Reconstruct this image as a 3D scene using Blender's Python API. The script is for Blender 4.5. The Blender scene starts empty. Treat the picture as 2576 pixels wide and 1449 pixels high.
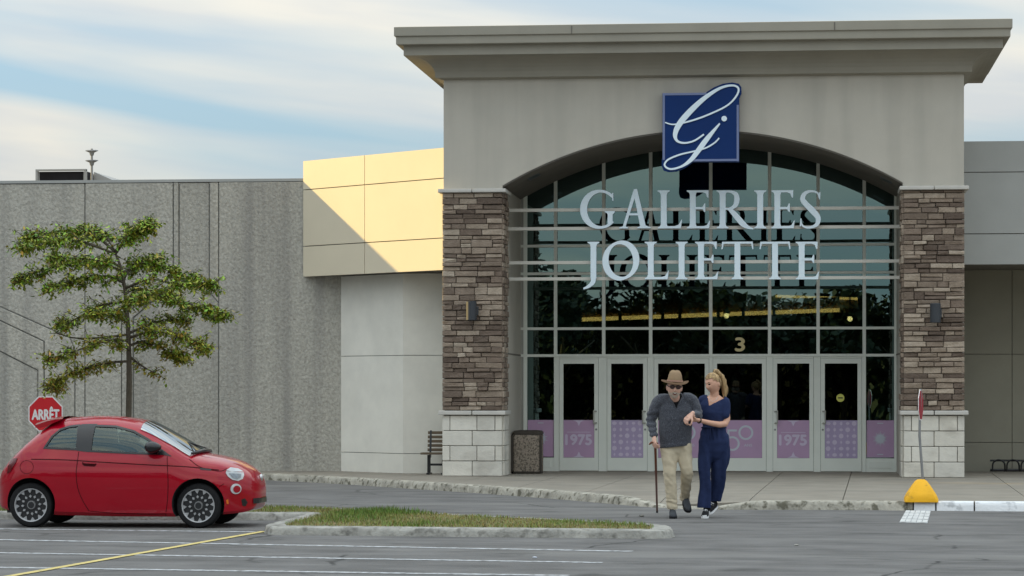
import bpy, bmesh, math, random
from mathutils import Vector, Matrix, noise
from mathutils.geometry import delaunay_2d_cdt
random.seed(7)
sc = bpy.context.scene
C = sc.collection
R = math.radians

# ------------------------------------------------------------ camera
FOC = 7000.0; UC = 1288.0; VH = 985.0; HCAM = 1.83      # focal length and horizon of a 2576 px wide print
PSI = math.atan(727.0 / FOC)
cd = bpy.data.cameras.new('camera'); cam = bpy.data.objects.new('camera', cd); C.objects.link(cam)
cam.location = (0, 0, HCAM); cam.rotation_euler = (R(90), 0, PSI)
cd.sensor_width = 36; cd.lens = FOC / 2576 * 36; cd.shift_y = (VH - 724.5) / 2576
cd.clip_start = 0.5; cd.clip_end = 3000
sc.camera = cam

# ------------------------------------------------------------ sky and sun
SUN = Vector((-0.925, 0.27, 0.27)).normalized()          # towards the sun: low, from the left, just behind the facade
w = bpy.data.worlds.new('World'); sc.world = w; w.use_nodes = True
nt = w.node_tree; nt.nodes.clear()
def N(tree, kind, **kw):
    n = tree.nodes.new(kind)
    for k, v in kw.items(): setattr(n, k, v)
    return n
out = N(nt, 'ShaderNodeOutputWorld'); bg = N(nt, 'ShaderNodeBackground'); bg.inputs[1].default_value = 0.1
sky = N(nt, 'ShaderNodeTexSky', sky_type='NISHITA', sun_disc=False)
sky.sun_elevation = math.asin(SUN.z); sky.sun_rotation = math.atan2(SUN.x, SUN.y)
sky.air_density = 1.0; sky.dust_density = 0.6; sky.ozone_density = 1.6
tc = N(nt, 'ShaderNodeTexCoord')
mp = N(nt, 'ShaderNodeMapping'); mp.inputs['Scale'].default_value = (3.0, 3.0, 22)
mp.inputs['Location'].default_value = (3.37, 8.03, 4.97)
tl = N(nt, 'ShaderNodeMapping'); tl.inputs['Rotation'].default_value = (0, R(-6.5), 0)      # the streaks dip to the right
nz = N(nt, 'ShaderNodeTexNoise'); nz.inputs['Scale'].default_value = 1.0; nz.inputs['Detail'].default_value = 4; nz.inputs['Roughness'].default_value = 0.43; nz.inputs['Distortion'].default_value = 0.5
rp = N(nt, 'ShaderNodeValToRGB'); rp.color_ramp.elements[0].position = 0.36; rp.color_ramp.elements[1].position = 0.58
rp.color_ramp.elements[0].color = (0.08, 0.08, 0.08, 1); rp.color_ramp.elements[1].color = (0.97, 0.97, 0.97, 1)
nz2 = N(nt, 'ShaderNodeTexNoise'); nz2.inputs['Scale'].default_value = 2.2; nz2.inputs['Detail'].default_value = 4
cr = N(nt, 'ShaderNodeValToRGB'); cr.color_ramp.elements[0].position = 0.38; cr.color_ramp.elements[1].position = 0.62
cr.color_ramp.elements[0].color = (3.5, 3.65, 3.7, 1); cr.color_ramp.elements[1].color = (4.5, 4.35, 3.9, 1)
gain = N(nt, 'ShaderNodeMix', data_type='RGBA', blend_type='MIX'); gain.inputs[0].default_value = 0.75
gain.inputs[7].default_value = (1.5, 2.45, 3.3, 1)
mx = N(nt, 'ShaderNodeMix', data_type='RGBA')
L = nt.links.new
L(tc.outputs['Generated'], tl.inputs[0]); L(tl.outputs[0], mp.inputs[0]); L(mp.outputs[0], nz.inputs['Vector']); L(mp.outputs[0], nz2.inputs['Vector'])
L(nz.outputs[0], rp.inputs[0]); L(nz2.outputs[0], cr.inputs[0]); L(sky.outputs[0], gain.inputs[6])
L(gain.outputs[2], mx.inputs[6]); L(cr.outputs[0], mx.inputs[7]); L(rp.outputs[0], mx.inputs[0])
# an overcast sky is brighter overhead than at the horizon (the CIE ratio, softened)
sx = N(nt, 'ShaderNodeSeparateXYZ'); ma = N(nt, 'ShaderNodeMath', operation='MULTIPLY_ADD', use_clamp=False); ma.inputs[1].default_value = 2.0; ma.inputs[2].default_value = 0.74
mz = N(nt, 'ShaderNodeMath', operation='MAXIMUM'); mz.inputs[1].default_value = 0.0
L(tc.outputs['Generated'], sx.inputs[0]); L(sx.outputs[2], mz.inputs[0]); L(mz.outputs[0], ma.inputs[0]); sm = N(nt, 'ShaderNodeVectorMath', operation='SCALE')
L(mx.outputs[2], sm.inputs[0]); L(ma.outputs[0], sm.inputs['Scale'])
L(sm.outputs[0], bg.inputs[0]); L(bg.outputs[0], out.inputs[0])

sd = bpy.data.lights.new('sun', 'SUN'); so = bpy.data.objects.new('sun', sd); C.objects.link(so)
sd.energy = 3.3; sd.angle = R(0.6); sd.color = (1.0, 0.72, 0.27)
so.rotation_euler = SUN.to_track_quat('Z', 'Y').to_euler(); so.location = (-30, 20, 30)
vs = sc.view_settings; vs.view_transform = 'Standard'; vs.look = 'None'; vs.exposure = 1.06; vs.gamma = 1.0; vs.use_curve_mapping = False
sc.cycles.use_denoising = True
sc.cycles.max_bounces = 8; sc.cycles.transparent_max_bounces = 12

# ------------------------------------------------------------ layout from the print (2576 px wide) to places
FW = Vector((-math.sin(PSI), math.cos(PSI), 0)); RT = Vector((math.cos(PSI), math.sin(PSI), 0)); CP = Vector((0, 0, HCAM))
def ray(u, v): return FW + RT * ((u - UC) / FOC) + Vector((0, 0, (VH - v) / FOC))
def on_y(u, v, Y): d = ray(u, v); return CP + d * (Y / d.y)
def on_z(u, v, Z=0.0): d = ray(u, v); return CP + d * ((Z - HCAM) / d.z)
def at_d(u, v, d): return CP + ray(u, v) * d
def XY(u, Y): return on_y(u, VH, Y).x            # x of column u on the plane Y
def ZY(u, v, Y): return on_y(u, v, Y).z
def gz(u, d): p = at_d(u, VH, d); return Vector((p.x, p.y, 0))

# ------------------------------------------------------------ mesh builder
ORG = {}
class MB:
    def __init__(s): s.v = []; s.f = []; s.m = []
    def add(s, vs, fs, mi=0):
        o = len(s.v); s.v += [tuple(p) for p in vs]
        for f in fs: s.f.append(tuple(i + o for i in f)); s.m.append(mi)
        return s
    def box(s, x0, x1, y0, y1, z0, z1, mi=0):
        return s.add([(x0,y0,z0),(x1,y0,z0),(x1,y1,z0),(x0,y1,z0),(x0,y0,z1),(x1,y0,z1),(x1,y1,z1),(x0,y1,z1)],
                     [(0,3,2,1),(4,5,6,7),(0,1,5,4),(1,2,6,5),(2,3,7,6),(3,0,4,7)], mi)
    def obox(s, c, ax, ay, az, mi=0):            # oriented box: centre and half axes
        c = Vector(c); ax, ay, az = Vector(ax), Vector(ay), Vector(az)
        P = [c + ax*a + ay*b + az*d for d in (-1,1) for a, b in ((-1,-1),(1,-1),(1,1),(-1,1))]
        return s.add(P, [(0,3,2,1),(4,5,6,7),(0,1,5,4),(1,2,6,5),(2,3,7,6),(3,0,4,7)], mi)
    def prism(s, front, back, mi=0, ms=None):    # two matching closed outlines
        n = len(front); ms = mi if ms is None else ms
        s.add(list(front) + list(back), [tuple(range(n))], mi)
        o = len(s.v) - 2*n
        s.f.append(tuple(o + n + i for i in reversed(range(n)))); s.m.append(ms)
        for i in range(n):
            j = (i+1) % n; s.f.append((o+i, o+n+i, o+n+j, o+j)); s.m.append(ms)
        return s
    def flat(s, poly, y0, y1, mi=0, ms=None):    # (x,z) outline standing in the facade direction, y0 the near face
        a = sum(poly[i][0]*poly[(i+1)%len(poly)][1] - poly[(i+1)%len(poly)][0]*poly[i][1] for i in range(len(poly)))
        if a < 0: poly = poly[::-1]
        return s.prism([(x, y0, z) for x, z in poly], [(x, y1, z) for x, z in poly], mi, ms)
    def slab(s, poly, z0, z1, mi=0):             # (x,y) outline lying on the ground
        a = sum(poly[i][0]*poly[(i+1)%len(poly)][1] - poly[(i+1)%len(poly)][0]*poly[i][1] for i in range(len(poly)))
        if a < 0: poly = poly[::-1]
        return s.prism([(x, y, z1) for x, y in poly], [(x, y, z0) for x, y in poly], mi)
    def tube(s, path, rad, n=8, mi=0, cap=True, flat=None):
        P = [Vector(p) for p in path]; k = len(P)
        if not hasattr(rad, '__len__'): rad = [rad]*k
        o = len(s.v); up = None
        for i, p in enumerate(P):
            t = (P[min(i+1,k-1)] - P[max(i-1,0)]).normalized()
            if up is None:
                up = Vector((0,0,1)) if abs(t.z) < 0.9 else Vector((0,-1,0))
            x = up.cross(t)
            if x.length < 1e-4: x = Vector((1,0,0))
            x.normalize(); up = t.cross(x).normalized()
            r = rad[i]; rx, ry = (r if hasattr(r, '__len__') else (r, r))
            for j in range(n):
                a = 2*math.pi*j/n; s.v.append(tuple(p + x*math.cos(a)*rx + up*math.sin(a)*ry))
        for i in range(k-1):
            for j in range(n):
                q = (j+1) % n; s.f.append((o+i*n+j, o+i*n+q, o+(i+1)*n+q, o+(i+1)*n+j)); s.m.append(mi)
        if cap:
            s.f.append(tuple(o+j for j in reversed(range(n)))); s.m.append(mi)
            s.f.append(tuple(o+(k-1)*n+j for j in range(n))); s.m.append(mi)
        return s
    def capsule(s, path, rad, n=12, mi=0):       # tube with rounded ends
        P = [Vector(p) for p in path]; k = len(P)
        if not hasattr(rad, '__len__'): rad = [rad]*k
        a = (P[0]-P[1]).normalized(); b = (P[-1]-P[-2]).normalized()
        A = [P[0]+a*rad[0]*c for c in (0.98,0.8,0.45)]; B = [P[-1]+b*rad[-1]*c for c in (0.45,0.8,0.98)]
        return s.tube(A+P+B, [rad[0]*c for c in (0.15,0.6,0.89)] + list(rad) + [rad[-1]*c for c in (0.89,0.6,0.15)], n, mi)
    def stack(s, rings, n=24, mi=0, p=2.0):      # horizontal ellipses (cx,cy,cz,rx,ry[,tilt_y])
        o = len(s.v)
        for r in rings:
            cx, cy, cz, rx, ry = r[:5]; ty = r[5] if len(r) > 5 else 0; tx = r[6] if len(r) > 6 else 0
            for j in range(n):
                a = 2*math.pi*j/n; c, d = math.cos(a), math.sin(a)
                c = math.copysign(abs(c)**(2/p), c); d = math.copysign(abs(d)**(2/p), d)
                s.v.append((cx+rx*c, cy+ry*d, cz + ty*d*ry + tx*c*rx))
        k = len(rings)
        for i in range(k-1):
            for j in range(n):
                q = (j+1) % n; s.f.append((o+i*n+j, o+i*n+q, o+(i+1)*n+q, o+(i+1)*n+j)); s.m.append(mi)
        s.f.append(tuple(o+j for j in reversed(range(n)))); s.m.append(mi)
        s.f.append(tuple(o+(k-1)*n+j for j in range(n))); s.m.append(mi)
        return s
    def ball(s, c, r, nu=16, nv=10, mi=0):
        rx, ry, rz = r if hasattr(r, '__len__') else (r, r, r); o = len(s.v)
        s.v.append((c[0], c[1], c[2]-rz))
        for i in range(1, nv):
            t = math.pi*(i/nv - 0.5)
            for j in range(nu):
                a = 2*math.pi*j/nu; s.v.append((c[0]+rx*math.cos(t)*math.cos(a), c[1]+ry*math.cos(t)*math.sin(a), c[2]+rz*math.sin(t)))
        s.v.append((c[0], c[1], c[2]+rz)); top = len(s.v)-1
        for j in range(nu):
            q = (j+1) % nu
            s.f.append((o, o+1+q, o+1+j)); s.m.append(mi)
            for i in range(nv-2):
                a = o+1+i*nu; s.f.append((a+j, a+q, a+nu+q, a+nu+j)); s.m.append(mi)
            a = o+1+(nv-2)*nu; s.f.append((a+j, a+q, top)); s.m.append(mi)
        return s
    def xf(s, M):
        s.v = [tuple(M @ Vector(p)) for p in s.v]; return s
    def build(s, name, mats, parent=None, smooth=False, bevel=0, local=False, mesh_only=False):
        if not isinstance(mats, (list, tuple)): mats = [mats]
        o = Vector((0,0,0)) if (parent is None or local) else ORG.get(parent.name, Vector((0,0,0)))
        me = bpy.data.meshes.new(name)
        me.from_pydata([(x-o.x, y-o.y, z-o.z) for x, y, z in s.v], [], s.f)
        for m in mats: me.materials.append(m)
        if len(mats) > 1: me.polygons.foreach_set('material_index', s.m)
        if smooth:
            me.polygons.foreach_set('use_smooth', [True]*len(me.polygons))
            if smooth is not True: me.set_sharp_from_angle(angle=R(smooth))
        me.update()
        if mesh_only: return me
        ob = bpy.data.objects.new(name, me); C.objects.link(ob)
        if parent is not None:
            ob.parent = parent
            if not local: ORG[ob.name] = o
        if bevel:
            b = ob.modifiers.new('bevel', 'BEVEL'); b.width = bevel; b.segments = 2; b.limit_method = 'ANGLE'; b.angle_limit = R(40)
        return ob
def tag(o, label=None, cat=None, group=None, kind=None):
    if label: o['label'] = label
    if cat: o['category'] = cat
    if group: o['group'] = group
    if kind: o['kind'] = kind
    return o
def thing(name, loc, label, cat, group=None, rz=0):
    o = bpy.data.objects.new(name, None); C.objects.link(o); o.location = loc; o.rotation_euler = (0, 0, rz)
    o.empty_display_size = 0.2
    ORG[o.name] = Vector(loc); return tag(o, label, cat, group)
def struct(name, mb, mat, **kw):
    return tag(mb.build(name, mat, **kw), kind='structure')
def copy_tree(o, parent=None):
    c = o.copy(); C.objects.link(c)
    if parent is not None: c.parent = parent
    for ch in list(o.children): copy_tree(ch, c)
    return c
def evaluated(ob, name=None):                    # bake an object's modifiers into its mesh
    dg = bpy.context.evaluated_depsgraph_get(); dg.update()
    me = bpy.data.meshes.new_from_object(ob.evaluated_get(dg)); ob.modifiers.clear(); old = ob.data
    ob.data = me; me.name = name or ob.name; bpy.data.meshes.remove(old); return me
def remesh(mb, voxel, smooth_it=4, fac=0.5):     # one continuous surface out of overlapping volumes
    me = mb.build('tmp', [], mesh_only=True); ob = bpy.data.objects.new('tmp', me); C.objects.link(ob)
    m = ob.modifiers.new('r', 'REMESH'); m.mode = 'VOXEL'; m.voxel_size = voxel; m.adaptivity = 0
    if smooth_it:
        s = ob.modifiers.new('s', 'SMOOTH'); s.iterations = smooth_it; s.factor = fac
    dg = bpy.context.evaluated_depsgraph_get(); dg.update()
    res = bpy.data.meshes.new_from_object(ob.evaluated_get(dg)); bpy.data.objects.remove(ob)
    r = MB(); r.v = [tuple(v.co) for v in res.vertices]; r.f = [tuple(p.vertices) for p in res.polygons]; r.m = [0]*len(r.f)
    bpy.data.meshes.remove(res); return r
def inset(poly, d):                              # shrink a closed outline by d
    a = sum(poly[i][0]*poly[(i+1)%len(poly)][1] - poly[(i+1)%len(poly)][0]*poly[i][1] for i in range(len(poly)))
    if a < 0: poly = poly[::-1]
    n = len(poly); res = []
    for i in range(n):
        p0, p1, p2 = (Vector(poly[k]) for k in ((i-1) % n, i, (i+1) % n))
        e1 = (p1-p0).normalized(); e2 = (p2-p1).normalized(); n1 = Vector((-e1.y, e1.x)); n2 = Vector((-e2.y, e2.x))
        b = n1+n2; k = max(0.3, b.dot(n1)); res.append(tuple(p1 + b*(d/k)))
    return res
def clip(poly, p, nrm):                          # keep the side where (x-p).nrm >= 0
    res = []; n = len(poly)
    for i in range(n):
        a, b = Vector(poly[i]), Vector(poly[(i+1) % n]); da, db = (a-p).dot(nrm), (b-p).dot(nrm)
        if da >= 0: res.append(tuple(a))
        if da*db < 0: res.append(tuple(a + (b-a)*(da/(da-db))))
    return res
def spline(P, k=6):                              # Catmull-Rom through the points (tuples of any length)
    res = []; n = len(P); D = len(P[0])
    for i in range(n-1):
        a, b, c, d = P[max(i-1,0)], P[i], P[i+1], P[min(i+2,n-1)]
        for j in range(k):
            t = j/k
            res.append(tuple(0.5*((2*b[q]) + (-a[q]+c[q])*t + (2*a[q]-5*b[q]+4*c[q]-d[q])*t*t + (-a[q]+3*b[q]-3*c[q]+d[q])*t**3) for q in range(D)))
    res.append(tuple(P[-1])); return res
def text_mesh(txt, size=1.0):                    # outline of the built-in font: list of (verts, faces) in x,y, left-bottom at 0
    c = bpy.data.curves.new('t', 'FONT'); c.body = txt; c.size = size; c.fill_mode = 'FRONT'; c.resolution_u = 4
    ob = bpy.data.objects.new('t', c); C.objects.link(ob); dg = bpy.context.evaluated_depsgraph_get(); dg.update()
    me = bpy.data.meshes.new_from_object(ob.evaluated_get(dg)); V = [(v.co.x, v.co.y) for v in me.vertices]; F = [tuple(p.vertices) for p in me.polygons]
    bpy.data.objects.remove(ob); bpy.data.curves.remove(c); bpy.data.meshes.remove(me)
    return V, F
def put_text(mb, txt, x0, x1, z0, z1, y, mi=0, bold=0.0):  # flat print fitted in a rectangle of the facade direction
    V, F = text_mesh(txt); ax = min(v[0] for v in V); bx = max(v[0] for v in V); az = min(v[1] for v in V); bz = max(v[1] for v in V)
    P = [(x0+(v[0]-ax)/(bx-ax)*(x1-x0), y, z0+(v[1]-az)/(bz-az)*(z1-z0)) for v in V]
    mb.add(P, F, mi)
    if bold:
        for k, (dx, dz) in enumerate(((bold,0),(-bold,0),(0,bold),(0,-bold))):
            mb.add([(p[0]+dx, p[1]-0.0004*(k+1), p[2]+dz) for p in P], F, mi)

# ------------------------------------------------------------ materials
def mat(name, col, rough=0.7, var=0.12, scale=3.0, bump=0.0, bscale=40.0, metal=0.0, spec=None, col2=None, stretch=(1,1,1), coat=0.0, detail=6, speck=None, rnd=None, emit=None, vcol=False, sheen=0, bdist=0.02, disp2=None):
    m = bpy.data.materials.new(name); m.use_nodes = True; t = m.node_tree; b = t.nodes['Principled BSDF']
    b.inputs['Roughness'].default_value = rough; b.inputs['Metallic'].default_value = metal; b.inputs['Specular IOR Level'].default_value = spec if spec is not None else (.5 if rough < .5 else (.3 if rough < .7 else .12))
    if coat: b.inputs['Coat Weight'].default_value = coat; b.inputs['Coat Roughness'].default_value = 0.05
    if sheen: b.inputs['Sheen Weight'].default_value = sheen
    if emit: b.inputs['Emission Color'].default_value = (*emit[0], 1); b.inputs['Emission Strength'].default_value = emit[1]
    g = N(t, 'ShaderNodeNewGeometry'); mp = N(t, 'ShaderNodeMapping'); mp.inputs['Scale'].default_value = stretch; t.links.new(g.outputs['Position'], mp.inputs[0])
    a = tuple(c*(1-var) for c in col); c2 = tuple(min(1, c*(1+var)) for c in (col2 or col)); 
    n = N(t, 'ShaderNodeTexNoise'); n.inputs['Scale'].default_value = scale; n.inputs['Detail'].default_value = detail; n.inputs['Roughness'].default_value = 0.6
    t.links.new(mp.outputs[0], n.inputs['Vector'])
    r = N(t, 'ShaderNodeValToRGB'); r.color_ramp.elements[0].position = 0.3; r.color_ramp.elements[1].position = 0.7
    r.color_ramp.elements[0].color = (*a, 1); r.color_ramp.elements[1].color = (*c2, 1)
    t.links.new(n.outputs[0], r.inputs[0]); o = r.outputs[0]
    def mul(o, socket_or_col, fac, blend='MULTIPLY'):
        q = N(t, 'ShaderNodeMix', data_type='RGBA', blend_type=blend)
        if hasattr(fac, 'default_value') or hasattr(fac, 'links'): t.links.new(fac, q.inputs[0])
        else: q.inputs[0].default_value = fac
        t.links.new(o, q.inputs[6])
        if isinstance(socket_or_col, tuple): q.inputs[7].default_value = (*socket_or_col, 1)
        else: t.links.new(socket_or_col, q.inputs[7])
        return q.outputs[2]
    if speck:                                    # (scale, threshold_lo, threshold_hi, colour, strength)
        n2 = N(t, 'ShaderNodeTexNoise'); n2.inputs['Scale'].default_value = speck[0]; n2.inputs['Detail'].default_value = 3; t.links.new(mp.outputs[0], n2.inputs['Vector'])
        r2 = N(t, 'ShaderNodeMapRange'); r2.inputs[1].default_value = speck[1]; r2.inputs[2].default_value = speck[2]; r2.inputs[4].default_value = speck[4]; t.links.new(n2.outputs[0], r2.inputs[0])
        o = mul(o, speck[3], r2.outputs[0], 'MIX')
    if disp2:                                    # second, broad stain: (scale, lo, hi, colour, strength, stretch)
        mp2 = N(t, 'ShaderNodeMapping'); mp2.inputs['Scale'].default_value = disp2[5]; t.links.new(g.outputs['Position'], mp2.inputs[0])
        n3 = N(t, 'ShaderNodeTexNoise'); n3.inputs['Scale'].default_value = disp2[0]; n3.inputs['Detail'].default_value = 5; t.links.new(mp2.outputs[0], n3.inputs['Vector'])
        r3 = N(t, 'ShaderNodeMapRange'); r3.inputs[1].default_value = disp2[1]; r3.inputs[2].default_value = disp2[2]; r3.inputs[4].default_value = disp2[4]; t.links.new(n3.outputs[0], r3.inputs[0])
        o = mul(o, disp2[3], r3.outputs[0], 'MIX')
    if rnd:                                      # colour of each piece picked at random
        oi = N(t, 'ShaderNodeObjectInfo'); rr = N(t, 'ShaderNodeValToRGB'); rr.color_ramp.interpolation = 'LINEAR'
        e = rr.color_ramp.elements; k = len(rnd); e[0].color = (*rnd[0], 1); e[1].color = (*rnd[-1], 1)
        for i in range(1, k-1): x = e.new(i/(k-1)); x.color = (*rnd[i], 1)
        t.links.new(oi.outputs['Random'], rr.inputs[0]); o = mul(o, rr.outputs[0], 1.0)
    if vcol:
        at = N(t, 'ShaderNodeVertexColor'); at.layer_name = 'Col'; o = mul(o, at.outputs[0], 1.0)
    t.links.new(o, b.inputs['Base Color'])
    if bump:
        n4 = N(t, 'ShaderNodeTexNoise'); n4.inputs['Scale'].default_value = bscale; n4.inputs['Detail'].default_value = 5; t.links.new(mp.outputs[0], n4.inputs['Vector'])
        bp = N(t, 'ShaderNodeBump'); bp.inputs['Strength'].default_value = bump; bp.inputs['Distance'].default_value = bdist; t.links.new(n4.outputs[0], bp.inputs['Height']); t.links.new(bp.outputs[0], b.inputs['Normal'])
    return m
def glass_mat(name, tint, refl, fac, rough=0.0):
    m = bpy.data.materials.new(name); m.use_nodes = True; t = m.node_tree; t.nodes.clear()
    o = N(t, 'ShaderNodeOutputMaterial'); x = N(t, 'ShaderNodeMixShader'); x.inputs[0].default_value = fac
    a = N(t, 'ShaderNodeBsdfTransparent'); a.inputs[0].default_value = (*tint, 1)
    b = N(t, 'ShaderNodeBsdfGlossy'); b.inputs[0].default_value = (*refl, 1); b.inputs['Roughness'].default_value = rough
    g = N(t, 'ShaderNodeNewGeometry'); n = N(t, 'ShaderNodeTexNoise'); n.inputs['Scale'].default_value = 0.9; n.inputs['Detail'].default_value = 1
    bp = N(t, 'ShaderNodeBump'); bp.inputs['Strength'].default_value = 0.06; bp.inputs['Distance'].default_value = 0.02
    t.links.new(g.outputs['Position'], n.inputs['Vector']); t.links.new(n.outputs[0], bp.inputs['Height']); t.links.new(bp.outputs[0], b.inputs['Normal'])
    t.links.new(a.outputs[0], x.inputs[1]); t.links.new(b.outputs[0], x.inputs[2]); t.links.new(x.outputs[0], o.inputs[0]); return m
M = {}
M['asphalt'] = mat('asphalt', (.148,.143,.138), .9, .3, 1.6, .5, 70, stretch=(.5,1,1), speck=(55,.62,.75,(.3,.3,.29),.55), disp2=(.5,.55,.75,(.225,.218,.205),.85,(.3,1,1)))
M['paving'] = mat('paving', (.27,.245,.205), .9, .14, 1.2, .25, 60, speck=(45,.6,.75,(.16,.15,.14),.5), disp2=(.8,.55,.8,(.17,.16,.145),.7,(.5,1,1)))
M['kerb'] = mat('kerb', (.33,.32,.29), .9, .3, 3.5, .8, 25, speck=(9,.5,.68,(.13,.125,.11),.75))
M['kerb_edge'] = mat('kerb_edge', (.42,.395,.335), .95, .4, 4.5, 1.0, 18, speck=(9,.5,.64,(.09,.085,.06),.85))
M['white_kerb'] = mat('white_kerb', (.78,.79,.80), .7, .08, 4, .4, 30, speck=(5,.6,.7,(.35,.36,.37),.7))
M['road_paint'] = mat('road_paint', (.52,.53,.54), .8, .12, 5, speck=(11,.44,.62,(.17,.165,.16),.85))
M['yellow_paint'] = mat('yellow_paint', (.62,.50,.20), .8, .12, 5, speck=(12,.55,.72,(.25,.23,.16),.8))
M['white_paint'] = mat('white_paint', (.62,.62,.60), .8, .1, 6, speck=(9,.5,.66,(.33,.33,.33),.8))
def cracks(m):                                     # hairline cracks and oil stains in the old asphalt
    t = m.node_tree; b = t.nodes['Principled BSDF']; src = b.inputs['Base Color'].links[0].from_socket
    g = N(t, 'ShaderNodeNewGeometry'); n = N(t, 'ShaderNodeTexNoise'); n.inputs['Scale'].default_value = .8; n.inputs['Detail'].default_value = 6
    a = N(t, 'ShaderNodeMix', data_type='RGBA', blend_type='LINEAR_LIGHT'); a.inputs[0].default_value = .35
    t.links.new(g.outputs['Position'], n.inputs['Vector']); t.links.new(g.outputs['Position'], a.inputs[6]); t.links.new(n.outputs['Color'], a.inputs[7])
    v = N(t, 'ShaderNodeTexVoronoi', feature='DISTANCE_TO_EDGE'); v.inputs['Scale'].default_value = .22; t.links.new(a.outputs[2], v.inputs['Vector'])
    r = N(t, 'ShaderNodeMapRange'); r.inputs[1].default_value = .002; r.inputs[2].default_value = .008; r.inputs[3].default_value = .75; r.inputs[4].default_value = 0; t.links.new(v.outputs['Distance'], r.inputs[0])
    n2 = N(t, 'ShaderNodeTexNoise'); n2.inputs['Scale'].default_value = .55; t.links.new(g.outputs['Position'], n2.inputs['Vector'])
    r2 = N(t, 'ShaderNodeMapRange'); r2.inputs[1].default_value = .45; r2.inputs[2].default_value = .6; t.links.new(n2.outputs[0], r2.inputs[0])
    mu = N(t, 'ShaderNodeMath', operation='MULTIPLY'); t.links.new(r.outputs[0], mu.inputs[0]); t.links.new(r2.outputs[0], mu.inputs[1])
    x = N(t, 'ShaderNodeMix', data_type='RGBA'); t.links.new(mu.outputs[0], x.inputs[0]); t.links.new(src, x.inputs[6]); x.inputs[7].default_value = (.035,.034,.033,1)
    n3 = N(t, 'ShaderNodeTexNoise'); n3.inputs['Scale'].default_value = 1.1; n3.inputs['Detail'].default_value = 3; t.links.new(g.outputs['Position'], n3.inputs['Vector'])
    r3 = N(t, 'ShaderNodeMapRange'); r3.inputs[1].default_value = .64; r3.inputs[2].default_value = .74; r3.inputs[4].default_value = .6; t.links.new(n3.outputs[0], r3.inputs[0])
    y = N(t, 'ShaderNodeMix', data_type='RGBA'); t.links.new(r3.outputs[0], y.inputs[0]); t.links.new(x.outputs[2], y.inputs[6]); y.inputs[7].default_value = (.06,.058,.056,1)
    t.links.new(y.outputs[2], b.inputs['Base Color'])
cracks(M['asphalt'])
M['soil'] = mat('soil', (.17,.15,.075), 1, .3, 4)
M['grass'] = mat('grass', (1,1,1), .8, .1, 2, vcol=True, spec=.2)
M['stucco'] = mat('stucco', (.50,.47,.41), .92, .05, 1.1, .18, 90, disp2=(.9,.45,.75,(.39,.37,.325),.65,(2.2,1,.14)))
M['cornice'] = mat('cornice', (.33,.31,.26), .85, .06, 1.2, .1, 80, disp2=(.7,.5,.8,(.26,.245,.21),.5,(.6,1,1)))
M['soffit'] = mat('soffit', (.17,.158,.138), .95, .08, 2)  # dark tone holds the shade under the arch; also canopy core and seams
M['stone'] = mat('stone', (.92,.9,.88), .92, .22, 9, .9, 28, rnd=[(.135,.102,.083),(.235,.182,.144),(.385,.31,.245),(.17,.13,.106),(.31,.245,.193),(.48,.40,.32),(.25,.192,.153),(.15,.114,.093),(.35,.28,.22),(.51,.435,.352)])
M['mortar'] = mat('mortar', (.14,.115,.095), 1, .2, 12)
M['block'] = mat('block', (.70,.67,.60), .9, .1, 2.5, .5, 35, rnd=[(.88,.88,.88),(1,1,1),(.94,.93,.91)], disp2=(1.5,.52,.75,(.42,.39,.34),.7,(1,1,2)))
M['joint'] = mat('joint', (.20,.185,.16), 1, .2, 12)
M['ledge'] = mat('ledge', (.55,.53,.49), .8, .08, 3, .2, 40)
M['aggregate'] = mat('aggregate', (.425,.405,.355), .95, .2, 17, .7, 20, stretch=(1,1,.75), speck=(19,.46,.70,(.60,.58,.52),.45), rnd=[(.9,.9,.9),(1,1,1),(1.06,1.05,1.03)], disp2=(1.0,.48,.70,(.27,.26,.24),.8,(2.6,1,.07)), bdist=.05)
M['agg_joint'] = mat('agg_joint', (.22,.22,.205), 1, .2, 8)
M['cream'] = mat('cream', (.66,.585,.44), .6, .03, .8)
M['link_wall'] = mat('link_wall', (.76,.735,.66), .9, .07, 1.5, .15, 60, disp2=(1.0,.5,.8,(.64,.62,.555),.5,(1,1,.6)))
M['wing'] = mat('wing', (.38,.385,.37), .85, .05, 1.2, .1, 60)
M['wing_low'] = mat('wing_low', (.33,.315,.255), .9, .06, 1.2, .1, 60)
M['alu'] = mat('alu', (.74,.765,.70), .45, .04, 2)
M['alu_dark'] = mat('alu_dark', (.38,.375,.34), .5, .05, 2, metal=.2)
M['glass'] = glass_mat('glass', (.25,.27,.22), (.27,.41,.41), .50)
M['door_glass'] = glass_mat('door_glass', (.16,.20,.19), (.28,.36,.35), .12)
M['film'] = mat('film', (.46,.30,.46), .4, .06, 2)
M['film_b'] = mat('film_b', (.42,.34,.52), .4, .06, 2)
M['print'] = mat('print', (.60,.52,.66), .5, .03, 2)
M['print_b'] = mat('print_b', (.52,.55,.62), .5, .03, 2)
M['gold'] = mat('gold', (.62,.52,.28), .5, .05, 3)
M['navy'] = mat('navy', (.003,.028,.135), .6, .06, 1, spec=.2)
M['navy_edge'] = mat('navy_edge', (.16,.20,.36), .4, .05, 2)
M['letter'] = mat('letter', (.78,.90,.99), .35, .03, 1)
M['letter_side'] = mat('letter_side', (.022,.035,.085), .4, .05, 2)
M['rail'] = mat('rail', (.60,.58,.52), .5, .04, 3)
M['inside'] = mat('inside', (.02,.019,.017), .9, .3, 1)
M['inside_green'] = mat('inside_green', (.26,.40,.35), .8, .1, 1)
M['inside_warm'] = mat('inside_warm', (.30,.20,.08), .8, .2, 1)
M['strip'] = mat('strip', (.8,.6,.25), .5, 0, 1, emit=((1.0,.66,.25), 5.5))
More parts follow.
